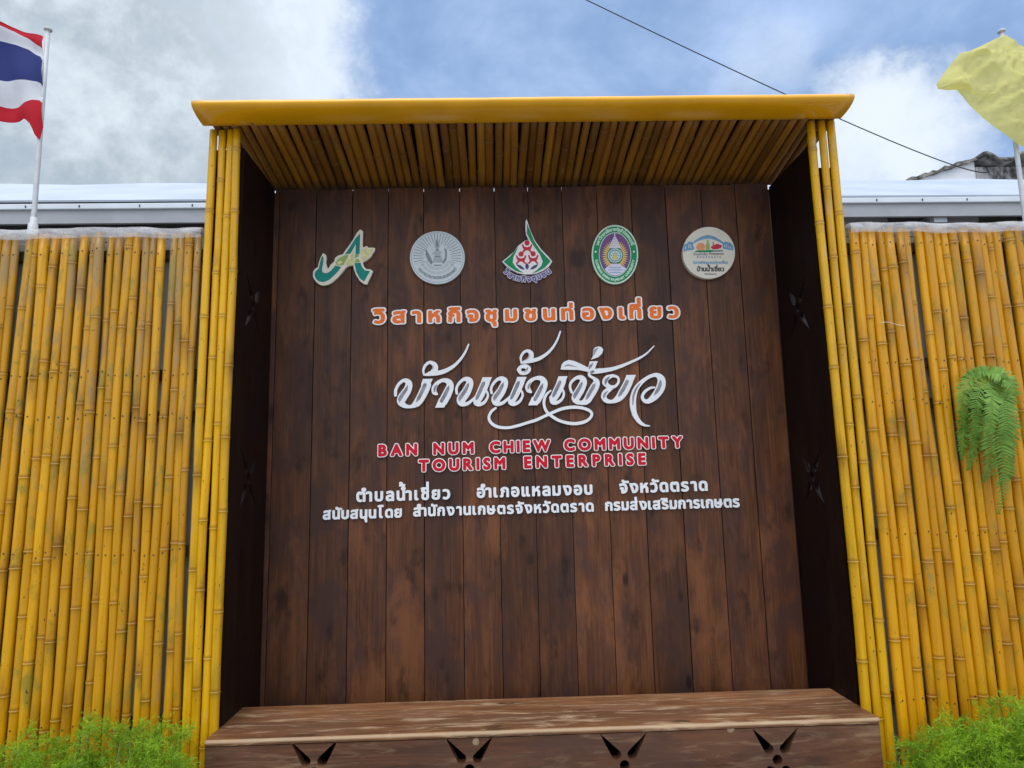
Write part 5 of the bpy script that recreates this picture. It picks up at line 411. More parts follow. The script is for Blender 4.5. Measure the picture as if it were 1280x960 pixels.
# ------------------------------------------------------------ sizes of the place (metres)
WI = 2.40            # inner width of the booth
D = 0.431            # its depth: plane of the bamboo posts and fences
def attr(me, name, vals, kind='FLOAT'):
    a = me.attributes.new(name, kind, 'POINT')
    a.data.foreach_set('value' if kind == 'FLOAT' else 'color', vals)
def board_attr(me, rnd=None):
    """one random colour per loose piece of the mesh (per board)"""
    n = len(me.vertices); par = list(range(n))
    def find(a):
        while par[a] != a: par[a] = par[par[a]]; a = par[a]
        return a
    for e in me.edges:
        a, b = find(e.vertices[0]), find(e.vertices[1])
        if a != b: par[a] = b
    cols = {}; vals = []
    for i in range(n):
        k = find(i)
        if k not in cols: cols[k] = (random.random(), random.random(), random.random(), 1)
        vals += cols[k]
    attr(me, 'board', vals, 'FLOAT_COLOR')
def culm(L, r, rng, sides=12, bow=.005, taper=.10, gap=(.22, .40)):
    """one bamboo culm along +z with swollen nodes, sheath scars and slight kinks"""
    z = rng.uniform(.04, gap[1]); nodes = []; smut = []; sc = []; su = []
    while z < L-.045:
        nodes.append(z); smut.append(rng.random()**2.2); z += rng.uniform(*gap)*(1+.25*rng.random())
    rings = []     # z, radius factor, node attr, seg tone
    tones = [rng.random() for _ in range(len(nodes)+1)]
    def mid(a, b, k):
        n = max(1, int((b-a)/.07))
        for j in range(1, n): rings.append((a+(b-a)*j/n, .985, 0, tones[k]))
    rings.append((0, 1, 0, tones[0])); last = 0.0
    for k, nz in enumerate(nodes):
        mid(last, nz-.031, k)
        s = rng.uniform(.8, 1.25)
        rings += [(nz-.030, .985, 0, tones[k]), (nz-.014, .995, .05, tones[k]), (nz-.005, 1+.05*s, .45, tones[k]), (nz-.0015, 1+.13*s, -1, tones[k]), (nz+.0014, 1+.0, 1, tones[k]), (nz+.0042, 1+.06*s, .6, tones[k+1]), (nz+.013, .985, .08, tones[k+1]), (nz+.030, .98, 0, tones[k+1])]
        last = nz+.031
    mid(last, L, len(nodes)); rings.append((L, .985, .25, tones[-1]))
    a1, a2 = rng.uniform(0, 6.28), rng.uniform(0, 6.28)
    kinks = [(nz, rng.gauss(0, .0016), rng.gauss(0, .0010)) for nz in nodes]
    V = []; F = []; nd = []; sg = []
    for z, f, a, tn in rings:
        x = bow*math.sin(a1+z*2.3) + .4*bow*math.sin(a2+z*5.1); y = .4*bow*math.cos(a2+z*2.7)
        for kz, kx, ky in kinks:
            if z > kz: x += kx*min(1, (z-kz)/.12); y += ky*min(1, (z-kz)/.12)
        rr = r*f*(1-taper*z/L)
        for k in range(sides):
            t = 2*math.pi*k/sides
            V.append((x+rr*math.cos(t), y+rr*math.sin(t), z)); nd.append(max(0, a)); sg.append(tn); sc.append(1.0 if a < 0 else 0.0)
            su.append(max([q*max(0, 1-abs(z-kz)/.11) for kz, q in zip(nodes, smut)] or [0]))
    n = len(rings)
    for i in range(n-1):
        for k in range(sides):
            a, b = i*sides+k, i*sides+(k+1) % sides
            F.append((a, b, b+sides, a+sides))
    # open hollow end with a dark rim inside
    top = (n-1)*sides; c = V[top]
    cx = sum(V[top+k][0] for k in range(sides))/sides; cyy = sum(V[top+k][1] for k in range(sides))/sides
    for q, (fr, dzz) in enumerate(((.70, .0), (.64, -.03))):
        for k in range(sides):
            v = V[top+k]; V.append((cx+(v[0]-cx)*fr, cyy+(v[1]-cyy)*fr, L+dzz)); nd.append(.8); sg.append(.5); sc.append(0.0); su.append(.3)
        a0 = top if q == 0 else n*sides
        b0 = n*sides + q*sides
        for k in range(sides): F.append((a0+k, a0+(k+1) % sides, b0+(k+1) % sides, b0+k))
    F.append(tuple(n*sides+sides+k for k in range(sides)))
    F.append(tuple(range(sides-1, -1, -1)))
    me = mesh(V, F, True); attr(me, 'node', nd); attr(me, 'seg', sg); attr(me, 'scar', sc); attr(me, 'smut', su)
    return me

# ------------------------------------------------------------ ground
g = link('ground', mesh([(-400, -300, 0), (400, -300, 0), (400, 900, 0), (-400, 900, 0)], [(0, 1, 2, 3)]), M['soil']); g['kind'] = 'structure'

# ------------------------------------------------------------ the booth
booth = empty('photo_booth', (WI/2, -D/2, 0), 'tall booth of dark stained boards with bamboo posts and a yellow rounded roof edge', 'booth')
seams = [0, .02, .196, .367, .538, .708, .882, 1.05, 1.214, 1.379, 1.549, 1.717, 1.887, 2.064, 2.233, 2.40]
bm = bmesh.new(); rng = random.Random(3)
for a, b in zip(seams[1:-1], seams[2:]):
    dy = rng.uniform(-.0015, .0015); lo = rng.uniform(-.0006, .0006)
    box_bm(bm, (a+rng.uniform(.0007, .0022), dy, .0), (b-rng.uniform(.0007, .0018), .02+dy, 2.747+(a-1.1)*.005+rng.uniform(-.005, .003)), .0012)
box_bm(bm, (.0005, -.004, 0), (.019, .02, 2.744), .001)
box_bm(bm, (-.03, .024, .0), (WI+.03, .034, 2.735))
bk = bm_obj('back_wall', bm, M['wall'], booth, (0, 0, 0)); board_attr(bk.data)

def petal(c, ang, n=14, r0=.047, tip=.138, rad=.0175):
    """teardrop cut-out pointing away from c"""
    d = (math.sin(ang), math.cos(ang)); p = (d[1], -d[0]); out = []
    for k in range(n+1):
        t = -math.pi*.60 + 2*math.pi*.60*k/n
        u, v = r0-rad*math.cos(t), rad*math.sin(t)
        out.append((c[0]+d[0]*u+p[0]*v, c[1]+d[1]*u+p[1]*v))
    out.append((c[0]+d[0]*tip*.86+p[0]*.0042, c[1]+d[1]*tip*.86+p[1]*.0042))
    out.append((c[0]+d[0]*tip, c[1]+d[1]*tip))
    out.append((c[0]+d[0]*tip*.86-p[0]*.0042, c[1]+d[1]*tip*.86-p[1]*.0042))
    return out
def blossom(c, k=1.0):
    return [petal(c, a, r0=.047*k, tip=.138*k, rad=.0175*k) for a in (.66, -.66, math.pi-.66, math.pi+.66)] + [ell(c[0], c[1], .018*k, .018*k, 20)]
def at_x(x, y, X):
    d = FWD + RIGHT*((x-640)/FPX) - UP*((y-480)/FPX)
    return CAMLOC + d*((X-CAMLOC.x)/d.x)
for X, pts, x0 in ((0.0, ((318, 382), (312, 598)), -.022), (WI, ((996, 385), (1014, 596)), WI+.004)):
    loops = [[(-D+.03, 0), (-.001, 0), (-.001, 2.742 if X == 0 else 2.735), (-D+.03, 2.742 if X == 0 else 2.735)]]
    for p in pts:
        q = at_x(*p, X); loops += blossom((max(-.30, min(-.13, q.y)), q.z), 1.1)
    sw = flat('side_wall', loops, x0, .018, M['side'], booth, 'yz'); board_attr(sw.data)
# boards behind the posts
for a, b, z in ((-.140, -.024, 2.735), (WI+.024, WI+.125, 2.64)):
    o = box('post_backing', (a, -D+.032, 0), (b, -D+.050, z), M['side'], booth)
# posts
rng = random.Random(11)
for x in (-.0185, -.053, -.089, -.122):
    link('bamboo_post', culm(2.806, rng.uniform(.0165, .019), rng, bow=.003, gap=(.22, .40)), M['post'], booth, (x, -D+rng.uniform(-.004, .004), 0), (0, rng.uniform(-.002, .002), rng.uniform(0, 6)))
for x, t in ((WI+.0165, -.004), (WI+.056, -.001), (WI+.096, -.001)):
    link('bamboo_post', culm(2.832, rng.uniform(.0175, .0195), rng, bow=.003, gap=(.22, .40)), M['post'], booth, (x+.003, -D+rng.uniform(-.004, .004), 0), (0, t, rng.uniform(0, 6)))
# roof: slab, rounded front trim curling under, bamboo ceiling rising to the front
XL, XR = -.152, 2.532
YL = -.452                                   # lip of the trim, front ends of the ceiling poles
ll, lr = at(259, 157.5, YL), at(1049, 148.5, YL)
def lipz(x): return ll.z+(lr.z-ll.z)*(x-ll.x)/(lr.x-ll.x)
def backz(x): return 2.750+(x-1.2)*.005
roof = link('roof', mesh([(x, y, (z+backz(x)) if y > 0 else z+lipz(x)+.012) for x in (XL+.01, XR-.01) for y in (-.47, .12) for z in (.046, .056)],
    [(0, 1, 3, 2), (4, 6, 7, 5), (0, 4, 5, 1), (2, 3, 7, 6), (0, 2, 6, 4), (1, 5, 7, 3)]), M['side'], booth)
# profile (y, z above the lip): lip, sloping underside, round nose, flat top
prof = [(YL-.118*math.sin(math.pi*k/22)**.85, .0655*(1-math.cos(math.pi*k/22))) for k in range(22)]+[(YL, .131)]
inner = [(y+.004, z+(.004 if z < .065 else -.004)) for y, z in reversed(prof)]
ring = prof+inner; nr = len(ring); V = []; F = []; nx = 48
for i in range(nx+1):
    x = XL-.004+(XR-XL+.008)*i/nx
    w = .0006*math.sin(i*.55)+.0004*math.sin(i*1.7+1)
    for (y, z) in ring: V.append((x, y+w*.6, z*.52+lipz(x)+w))
for i in range(nx):
    for k in range(nr):
        a, b = i*nr+k, i*nr+(k+1) % nr; F.append((a, b, b+nr, a+nr))
half = len(prof)
for base in (0, nx*nr):
    for k in range(half-1): F.append((base+k, base+k+1, base+nr-2-k, base+nr-1-k))
bm = bmesh.new(); me = mesh(V, F, True); bm.from_mesh(me); bpy.data.meshes.remove(me)
fo = bm_obj('roof_edge_trim', bm, M['yellow'], roof, smooth=True)
x = XL+.022; rng = random.Random(5)
while x < XR-.02:
    r = rng.uniform(.0175, .0220); L = .03-YL+rng.uniform(-.006, .010)
    sl = math.atan2(lipz(x)-backz(x), .03-YL)
    me = culm(L, r, rng, bow=.002, gap=(.2, .5), taper=.06)
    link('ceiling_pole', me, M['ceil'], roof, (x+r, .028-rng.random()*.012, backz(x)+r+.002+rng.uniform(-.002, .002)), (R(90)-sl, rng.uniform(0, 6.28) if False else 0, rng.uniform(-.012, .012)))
    x += 2*r+rng.uniform(-.0006, .0012)

# ------------------------------------------------------------ bench
bench = empty('bench', (WI/2, -.36, 0), 'long weathered brown wooden box bench with blossom shaped cut-outs in its front board', 'bench')
YF, YB, HB = -.5356, -.1856, .45
bm = bmesh.new()
box_bm(bm, (-.012, YF-.004, HB-.022), (WI+.012, YF+.168, HB), .008)
box_bm(bm, (-.012, YF+.1695, HB-.022), (WI+.012, YB, HB-.0008), .004)
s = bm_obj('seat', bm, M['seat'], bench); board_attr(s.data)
attr(s.data, 'worn_lit_edge', [1.0 if (v.co.y < YF+.0015 and v.co.z > HB-.012) else 0.0 for v in s.data.vertices])  # front edge painted pale: some wear, plus the sky light its rounding catches
loops = [[(-.009, 0), (WI+.009, 0), (WI+.009, HB-.0235), (-.009, HB-.0235)]]
for px, py in ((392, 966), (587, 962), (781, 957), (972, 950)):
    q = at(px, py, YF); loops += blossom((q.x, q.z), 1.0)
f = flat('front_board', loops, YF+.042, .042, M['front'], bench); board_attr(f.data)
for px, py, r in ((595, 927, .012), (913, 911, .013)):
    q = at(px, py, YF)
    flat('knot', [[(q.x+r*(1+.12*math.sin(3*t+px))*math.cos(t), q.z+r*1.05*(1+.10*math.cos(2*t))*math.sin(t)) for t in [k*math.pi/9 for k in range(18)]]], YF+.0006, .0012, M['knot'], f)
for xx in (-.009, WI-.013):
    e = box('end_board', (xx, YF+.043, 0), (xx+.022, YB-.012, HB-.0235), M['front'], bench)
e = box('back_board', (.014, YB-.032, 0), (WI-.014, YB-.012, HB-.0235), M['side'], bench)

# ------------------------------------------------------------ fences
RAILS = (2.276, 1.779, 1.611, 1.09, .47)
def cap(name, x0, x1, z, parent):
    rngc = random.Random(int(x0*10)+50); V = []; F = []; n = int((x1-x0)/.02)
    prof = [(-.030, -.040), (-.033, -.022), (-.032, -.006), (-.022, .004), (.0, .006), (.03, .005), (.045, .002), (.048, -.03)]
    ph = [rngc.uniform(0, 6) for _ in range(4)]
    for i in range(n+1):
        x = x0+(x1-x0)*i/n
        w = .0035*math.sin(x*9+ph[0])+.002*math.sin(x*31+ph[1]); wy = .002*math.sin(x*24+ph[2])+rngc.uniform(-.0008, .0008)
        for (y, zz) in prof: V.append((x, -D+y+wy, z+zz+w+(rngc.uniform(-.0015, .0015) if zz < -.04 else 0)))
    k = len(prof)
    for i in range(n):
        for j in range(k-1):
            a = i*k+j; F.append((a, a+1, a+k+1, a+k))
    o = link(name, mesh(V, F, True), M['film'], parent)
    mo = o.modifiers.new('thick', 'SOLIDIFY'); mo.thickness = .0012
    return o
mm, t, b = mat('translucent_sheet', .35, .5)
o_, v_, r_ = objvec(t); n_ = t.noise(t.scale(v_, (14, 14, 30)), 1.0, 5, .6)
b.inputs['Base Color'].default_value = (.80, .81, .83, 1)
tr = t.n('BsdfTransparent'); tl = t.n('BsdfTranslucent', i={'Color': (.8, .8, .82, 1)})
mx0 = t.n('MixShader', i={0: .3, 1: b.outputs[0], 2: tl.outputs[0]})
mx = t.n('MixShader', i={0: t.math('ADD', t.math('MULTIPLY', t.ramp(n_, .3, .7), .30), .56), 1: mx0.outputs[0], 2: tr.outputs[0]})
t.t.links.new(mx.outputs[0], mm.node_tree.nodes['Material Output'].inputs['Surface']); M['film'] = mm

def fence(label, x0, x1, m, seed, sp, rad, lean, group=None, zt=2.37):
    f = empty('bamboo_fence', ((x0+x1)/2, -D, 0), label, 'fence', group)
    p = box('backing_panel', (x0, -D+.052, .05), (x1, -D+.058, zt-.03), M['sheet'], f)
    for z in RAILS:
        box('rail', (x0, -D+.023, z-.02), (x1, -D+.051, z+.02), M['steel_dark'], f)
    rng = random.Random(seed); x = x0+rad[1] if lean < 0 else x1-rad[1]
    sgn = 1 if lean < 0 else -1
    while x0 < x < x1:
        r = rng.uniform(*rad)
        near = abs(x-(x0 if lean < 0 else x1)); ln = lean*min(1, .05+near/.7)+rng.gauss(0, .0018)
        # origin at the foot; the lean keeps the tops in line under the cap
        me = culm(zt-.012-rng.random()*.012, r, rng, bow=.0042, taper=.07)
        me.materials.append(m); me.materials.append(M['steel_dark'])
        zz = [v.co.z for v in me.vertices]; nvp = len(zz)-24
        bm = bmesh.new(); bm.from_mesh(me)
        cos_ = [v.co.copy() for v in me.vertices]
        for rz in RAILS:
            rz += rng.uniform(-.012, .012)
            i0 = min(range(0, nvp, 12), key=lambda i: abs(zz[i]-rz)); ringv = [cos_[i0+k] for k in range(12)]
            cx_ = sum(c.x for c in ringv)/12; yf_ = min(c.y for c in ringv)
            dx_ = rng.uniform(-.25, .25)*r; yf_ += r-math.sqrt(r*r-dx_*dx_)
            vs = [bm.verts.new((cx_+dx_+.0030*math.cos(t*math.pi/4), yf_-.0010, rz+.0030*math.sin(t*math.pi/4))) for t in range(8)]
            vb = [bm.verts.new((v.co.x, v.co.y+.004, v.co.z)) for v in vs]
            fs = [bm.faces.new(vs)]+[bm.faces.new((vs[k], vb[k], vb[(k+1) % 8], vs[(k+1) % 8])) for k in range(8)]
            for q in fs: q.material_index = 1
        bm.to_mesh(me); bm.free()
        link('bamboo_pole', me, None, f, (x-ln*1.2, -D+.002+rng.uniform(-.004, .004), 0), (rng.uniform(-.002, .002), ln, 0))
        x += sgn*(2*r*1.0 + max(-.0008, rng.gauss(sp, .0010)) + (rng.uniform(.002, .006) if rng.random() < .08 else 0))
    cap('top_cap', x0-.002, x1+.002, zt, f)
    return f
fence('weathered bamboo fence with grey gaps under the striped flag', -1.95, -.142, M['pole_left'], 21, .0006, (.0145, .0212), .010)
fence('varnished bamboo fence on which the fern hangs', WI+.128, 4.35, M['pole_right'], 42, .0004, (.0165, .0230), -.016, zt=2.362)
# ------------------------------------------------------------ lettering and emblems on the back wall
def parse(s, k):
    return [[tuple(float(v)*k for v in p.split(',')) for p in l.split(' ')] for l in s.split('|')] if s else []
YW = -.002
def lettering(key, label, face, back, t_back, t_face=0.0, cat='lettering', sx=1.0):
    rows = LINES[key]
    xs = [p[1] for s, L in rows for p in L]; zs = [p[2] for s, L in rows for p in L]
    th = empty('wall_lettering', ((min(xs)+max(xs))/2, YW, min(zs)), label, cat)
    for s, L in rows:
        for k, x, z in L:
            F, B, a, b = GLYPHS[k]
            c_ = (a+b)/2; put = lambda S: [[(x+c_*s+(p[0]-c_)*s*sx, z+p[1]*s) for p in l] for l in parse(S, .001)]
            if back:
                o = flat('letter', put(B), YW, t_back, back, th)
                flat('letter_face', put(F), YW-t_back+.0004, t_face+.0004, face, o)
            else:
                flat('letter', put(F), YW, t_back, face, th)
    return th
lettering('orange', 'orange Thai lettering edged in white, in one row under the five emblems', M['orange'], M['offwhite'], .007, .0015, sx=1.2)
lettering('red_a', 'red capital lettering edged in white reading BAN NUM CHIEW COMMUNITY', M['red'], M['offwhite'], .007, .0015)
lettering('red_b', 'red capital lettering edged in white reading TOURISM ENTERPRISE', M['red'], M['offwhite'], .007, .0015)
lettering('white_a', 'white Thai lettering in three spaced words, just below the red capitals', M['white'], None, .008)
lettering('white_b', 'longest and lowest row of small white Thai lettering on the wall', M['white'], None, .008)
tt = empty('script_title', (1.2, YW, 1.6), 'large white and grey Thai script title with swooping tails and a looped underline', 'lettering')
for k, (Wl, Gl) in TITLE.items():
    nm = 'flourish' if k == 'sw' else 'letter'
    th = .010 if k == 'sw' else .012
    o = flat(nm, parse(Wl, .0001), YW, th, M['white'], tt)
    if Gl: flat('grey_shading', parse(Gl, .0001), YW-th+.0004, .001, M['inlay'], o)

def wpt(o, s):
    def f(x, y):
        p = at(o[0]+x/s, o[1]+y/s, 0); return (p.x, p.z)
    return f
class Emblem:
    def __init__(s, label, o, sc, board, bl, thick=.014):
        s.f = wpt(o, sc); s.px = .00373/sc
        L = [[s.f(*p) for p in l] for l in bl]
        xs = [p[0] for l in L for p in l]; zs = [p[1] for l in L for p in l]
        s.e = empty('wall_emblem', ((min(xs)+max(xs))/2, YW, min(zs)), label, 'emblem')
        s.b = flat('board', L, YW, thick, board, s.e); s.y = YW-thick
    def add(s, name, loops, m, lay=1, raw=False):
        L = loops if raw else [[s.f(*p) for p in l] for l in loops]
        return flat(name, L, s.y+.0004-.0005*(lay-1), .0009, m, s.e)
    def arc_text(s, keys, cx, cy, rx, ry, a0, a1, size, m, name, lay, up=True):
        """glyphs along an ellipse (angles in degrees, clockwise from the top), feet inwards when up"""
        loops = []
        n = len(keys); ws = [(GLYPHS[k][3]-GLYPHS[k][2])+.16 if k != ' ' else .5 for k in keys]
        tot = sum(ws); acc = 0
        for k, w in zip(keys, ws):
            t = R(a0+(a1-a0)*(acc+w/2)/tot); acc += w
            if k == ' ': continue
            x, y = cx+rx*math.sin(t), cy-ry*math.cos(t)
            dx, dy = rx*math.cos(t), ry*math.sin(t)
            if not up: dx, dy = -dx, -dy
            l = math.hypot(dx, dy); dx, dy = dx/l, dy/l
            a, b = GLYPHS[k][2], GLYPHS[k][3]
            for L in parse(GLYPHS[k][0], .001):
                loops.append([s.f(x+dx*(p[0]-(a+b)/2)*size+dy*p[1]*size, y+dy*(p[0]-(a+b)/2)*size-dx*p[1]*size) for p in L])
        return s.add(name, loops, m, lay, True)
    def text(s, keys, x0, x1, y, size, m, name, lay):
        ws = [(GLYPHS[k][3]-GLYPHS[k][2]) if k != ' ' else .5 for k in keys]
        gap = ((x1-x0)/size-sum(ws))/max(1, len(keys)-1); acc = 0; loops = []
        for k, w in zip(keys, ws):
            if k != ' ':
                for L in parse(GLYPHS[k][0], .001):
                    loops.append([s.f(x0+(acc+p[0]-GLYPHS[k][2])*size, y-p[1]*size) for p in L])
            acc += w+gap
        return s.add(name, loops, m, lay, True)

# 1: letter A with an ear of grain
e = Emblem('green and cream letter A emblem with an ear of grain, leftmost of the row', (385, 280), 11.29, M['cream'], [[(745,92),(785,120),(778,330),(800,345),(835,325),(862,350),(935,350),(955,360),(945,400),(915,440),(900,475),(840,525),(800,545),(782,560),(795,610),(830,650),(890,655),(925,680),(905,730),(860,820),(840,868),(800,862),(740,815),(690,740),(660,660),(648,600),(600,605),(560,620),(540,635),(490,700),(430,770),(350,840),(290,870),(230,882),(180,872),(130,835),(95,790),(80,740),(85,690),(110,650),(155,620),(165,560),(185,500),(210,450),(225,425),(262,450),(272,490),(265,560),(285,640),(300,640),(330,590),(380,545),(395,490),(440,460),(505,440),(540,385),(590,320),(650,230),(700,140)]])
e.add('letter_shape', [[(215,470),(232,490),(228,560),(212,640),(215,690),(250,710),(300,700),(340,670),(400,600),(440,612),(480,620),(430,690),(370,750),(300,810),(230,835),(170,825),(125,790),(105,735),(115,690),(165,640),(180,570),(195,510)],
    [(745,150),(738,440),(680,452),(685,300),(610,432),(530,448),(590,360),(680,220)], [(665,568),(750,562),(770,620),(810,670),(885,680),(800,830),(740,780),(690,690)]], M['teal'])
e.add('leaf', [[(400,560),(450,498),(540,452),(585,455),(545,535),(505,598),(430,600)], [(672,455),(730,432),(722,478),(668,500)], [(672,520),(720,505),(748,555),(676,560)]], M['leafgreen'], 2)
e.add('grain_ear', [[(545,560),(600,480),(655,390),(662,590),(565,612)], [(765,385),(838,345),(852,395),(800,440),(760,450)], [(770,462),(860,385),(935,362),(905,425),(835,480),(772,500)], [(770,510),(840,490),(890,470),(830,520),(770,538)], [(415,565),(470,530),(500,560),(450,592)]], M['leafpale'], 3)
# 2: round silver seal
E2 = (505, 280)
e = Emblem('round silver grey seal with radiating lines and a seated figure, second in the row', E2, 11.29, M['seal'], [ell(475, 490, 385, 371, 64)])
e.add('rim', [ell(475, 490, 366, 352, 64), ell(475, 490, 357, 343, 64)], M['sealmid'])
rays = []
for k in range(31):
    t = R(-118+k*236/30); c, s_ = math.cos(t), math.sin(t)
    r1 = 185 if k % 2 else 205
    for (ra, rb) in ((r1, 335),):
        P = lambda r, w: (475+r*s_+w*c, 480-r*c*.97+w*s_)
        rays.append([P(ra, -3), P(rb, -5), P(rb, 5), P(ra, 3)])
e.add('rays', rays, M['sealdark'])
e.add('figure', [[(470,215),(500,270),(512,330),(495,360),(505,400),(540,410),(520,450),(545,500),(560,560),(400,560),(425,500),(440,450),(395,430),(440,400),(452,360),(432,335),(440,280)]], M['sealmid'])
e.add('serpent', [[(310,355),(345,420),(385,490),(410,560),(390,590),(345,540),(312,460)], [(570,350),(605,380),(612,450),(600,530),(560,580),(545,555),(580,490),(585,420)], [(470,235),(484,275),(492,330),(476,345),(455,330),(458,280)], [(450,375),(495,375),(488,392),(458,392)], [(440,470),(510,470),(525,485),(430,485)], [(420,590),(540,590),(520,608),(440,608)]], M['sealdark'], 2)
cl = []
for r_, n_, a0, a1 in ((175, 11, 118, 242), (235, 13, 122, 238)):
    for k in range(n_):
        t = R(a0+(a1-a0)*k/(n_-1)); cx_, cy_ = 475+r_*math.sin(t), 470-r_*math.cos(t)
        cl.append(ell(cx_, cy_, 19, 16, 10)); cl.append(ell(cx_, cy_-3, 13, 10, 10))
e.add('clouds', cl, M['sealmid'])
band = [(475+340*math.sin(R(a)), 480-322*math.cos(R(a))) for a in range(110, 251, 4)] + [(475+262*math.sin(R(a)), 480-250*math.cos(R(a))) for a in range(250, 109, -4)]
e.add('scroll', [band], M['seal'], 2)
e.arc_text("ก ร ะ ท ร ว ง เ ก ษ ต ร แ ล ะ ส ห ก ร ณ์".split(), 475, 480, 326, 310, 236, 124, 62, M['sealdark'], 'seal_text', 3, up=False)
# 3: green drop with three red figures
e = Emblem('green pointed drop emblem with three red figures and curved lilac lettering below', (615, 270), 10.1, M['offwhite'], [[(432,58),(447,85),(482,200),(542,330),(622,440),(702,520),(757,585),(715,652),(640,704),(560,738),(480,748),(400,748),(320,728),(250,694),(180,644),(128,590),(200,530),(270,470),(330,390),(370,360),(408,330),(440,318),(466,330),(428,248),(420,180),(423,80)]])
e.add('sail', [[(440,110),(530,330),(610,450),(738,585),(660,670),(560,723),(500,735),(560,700),(620,640),(637,590),(602,500),(542,420),(490,340),(438,238)], [(330,400),(300,470),(270,530),(260,600),(300,662),(370,715),(400,735),(300,708),(210,648),(145,590),(230,520)]], M['green'])
fig = [(-66,20),(-50,12),(-35,45),(0,55),(35,45),(50,12),(68,20),(57,60),(42,85),(66,120),(48,128),(20,98),(0,92),(-20,98),(-48,128),(-68,120),(-42,85),(-54,60)]
for hx, hy in ((440, 355), (365, 495), (517, 492)):
    e.add('figure', [ell(hx, hy, 33, 33, 20), [(hx+a, hy+b) for a, b in fig]], M['red_print'])
e.add('leaf', [[(300,620),(360,636),(398,668),(412,690),(370,685),(330,660)], [(440,603),(464,640),(460,672),(440,692),(420,668),(417,635)], [(585,620),(530,636),(494,664),(478,690),(520,685),(560,660)]], M['navy'])
TXT3 = [('วิ',165,735),('ส',215,782),('า',264,806),('ห',322,824),('กิ',395,836),('จ',468,836),('ชุ',537,824),('ม',602,802),('ช',664,776),('น',724,734)]
lo_b, lo_f = [], []
for i, (k, x, y) in enumerate(TXT3):
    a = TXT3[max(0, i-1)]; b_ = TXT3[min(len(TXT3)-1, i+1)]
    dx, dy = b_[1]-a[1], b_[2]-a[2]; l = math.hypot(dx, dy); dx, dy = dx/l, dy/l
    g_ = GLYPHS[k]; mid_ = (g_[2]+g_[3])/2; S_ = 96
    put = lambda S: [[e.f(x+dx*(p[0]-mid_)*S_+dy*p[1]*S_, y+dy*(p[0]-mid_)*S_-dx*p[1]*S_) for p in L] for L in parse(S, .001)]
    o = flat('letter', put(g_[1]), YW, .010+.0004*(i % 2), M['lilac'], e.e)
    flat('letter_face', put(g_[0]), YW-.0102, .0010, M['violet'], o)
# 4: oval university seal
E4 = (730, 275); cx_, cy_ = 405, 475
e = Emblem('oval green and purple seal with a pale spire in yellow rays, fourth in the row', E4, 10.667, M['palegreen'], [ell(cx_, cy_, 308, 392, 72)])
e.add('green_ring', [ell(cx_, cy_, 290, 372, 72), ell(cx_, cy_, 214, 294, 72)], M['green'])
e.add('purple_field', [ell(cx_, cy_, 205, 284, 64)], M['purple'])
rays = []
for k in range(38):
    t = 2*math.pi*k/38; P = lambda r, w: (405+(r)*math.sin(t)*1.0+w*math.cos(t), 490-(r*1.18)*math.cos(t)+w*math.sin(t))
    rays.append([P(104, -8), P(140, -9), P(178, 0), P(140, 9), P(104, 8)])
e.add('rays', rays, M['yellow_print'], 2)
e.add('wheel', [ell(405, 490, 108, 106, 40), ell(405, 490, 96, 94, 40)], M['green'], 3)
e.add('wheel_disc', [ell(405, 490, 95, 93, 40)], M['palegreen'], 3)
e.add('wheel_mark', [ell(405, 490, 84, 82, 40), ell(405, 490, 66, 64, 40), ell(405, 490, 26, 34, 20)] + [ell(405+46*math.cos(q), 490+46*math.sin(q), 9, 9, 10) for q in [k*math.pi/4 for k in range(8)]], M['blue_print'], 4)
e.add('wheel_flame', [[(405,450),(425,500),(430,545),(380,545),(385,500)]], M['yellow_print'], 5)
tiers = [[(392,240),(396,190),(404,190),(410,240)], [(378,268),(384,246),(422,246),(428,268)], [(362,298),(372,274),(434,274),(444,298)], [(350,328),(358,304),(448,304),(456,328)], [(336,358),(346,334),(460,334),(470,358)], [(324,392),(334,364),(472,364),(482,392)]]
e.add('spire', tiers, M['lilac'], 4)
base = [(405+160*math.cos(R(a)), 690+62*math.sin(R(a))*(-1.15 if a < 180 else -1)) for a in range(0, 360, 10)]
base = [(268,672),(290,645),(330,630),(345,600),(470,600),(485,630),(520,638),(555,665),(520,705),(470,742),(405,758),(340,742),(295,708)]
e.add('pedestal', [base], M['lilac'], 5)
e.add('pedestal_lines', [[(330,648),(480,648),(480,656),(330,656)], [(310,678),(510,678),(505,686),(315,686)], [(330,712),(485,712),(478,720),(338,720)]], M['blue_print'], 6)
e.arc_text("ม ห า วิ ท ย า ลั ย ร า ช ภั ฏ รำ ไ พ พ ร ร ณี".split(), cx_, cy_, 236, 314, -68, 68, 58, M['palegreen'], 'seal_text', 2)
e.arc_text([c if c != '_' else ' ' for c in "RAMBHAI_BARNI_RAJABHAT_UNIVERSITY"], cx_, cy_, 268, 350, 258, 102, 44, M['palegreen'], 'seal_text', 2, up=False)
e.add('ring_dots', [ell(148, 440, 14, 14, 12), ell(655, 438, 14, 14, 12)], M['palegreen'], 2)
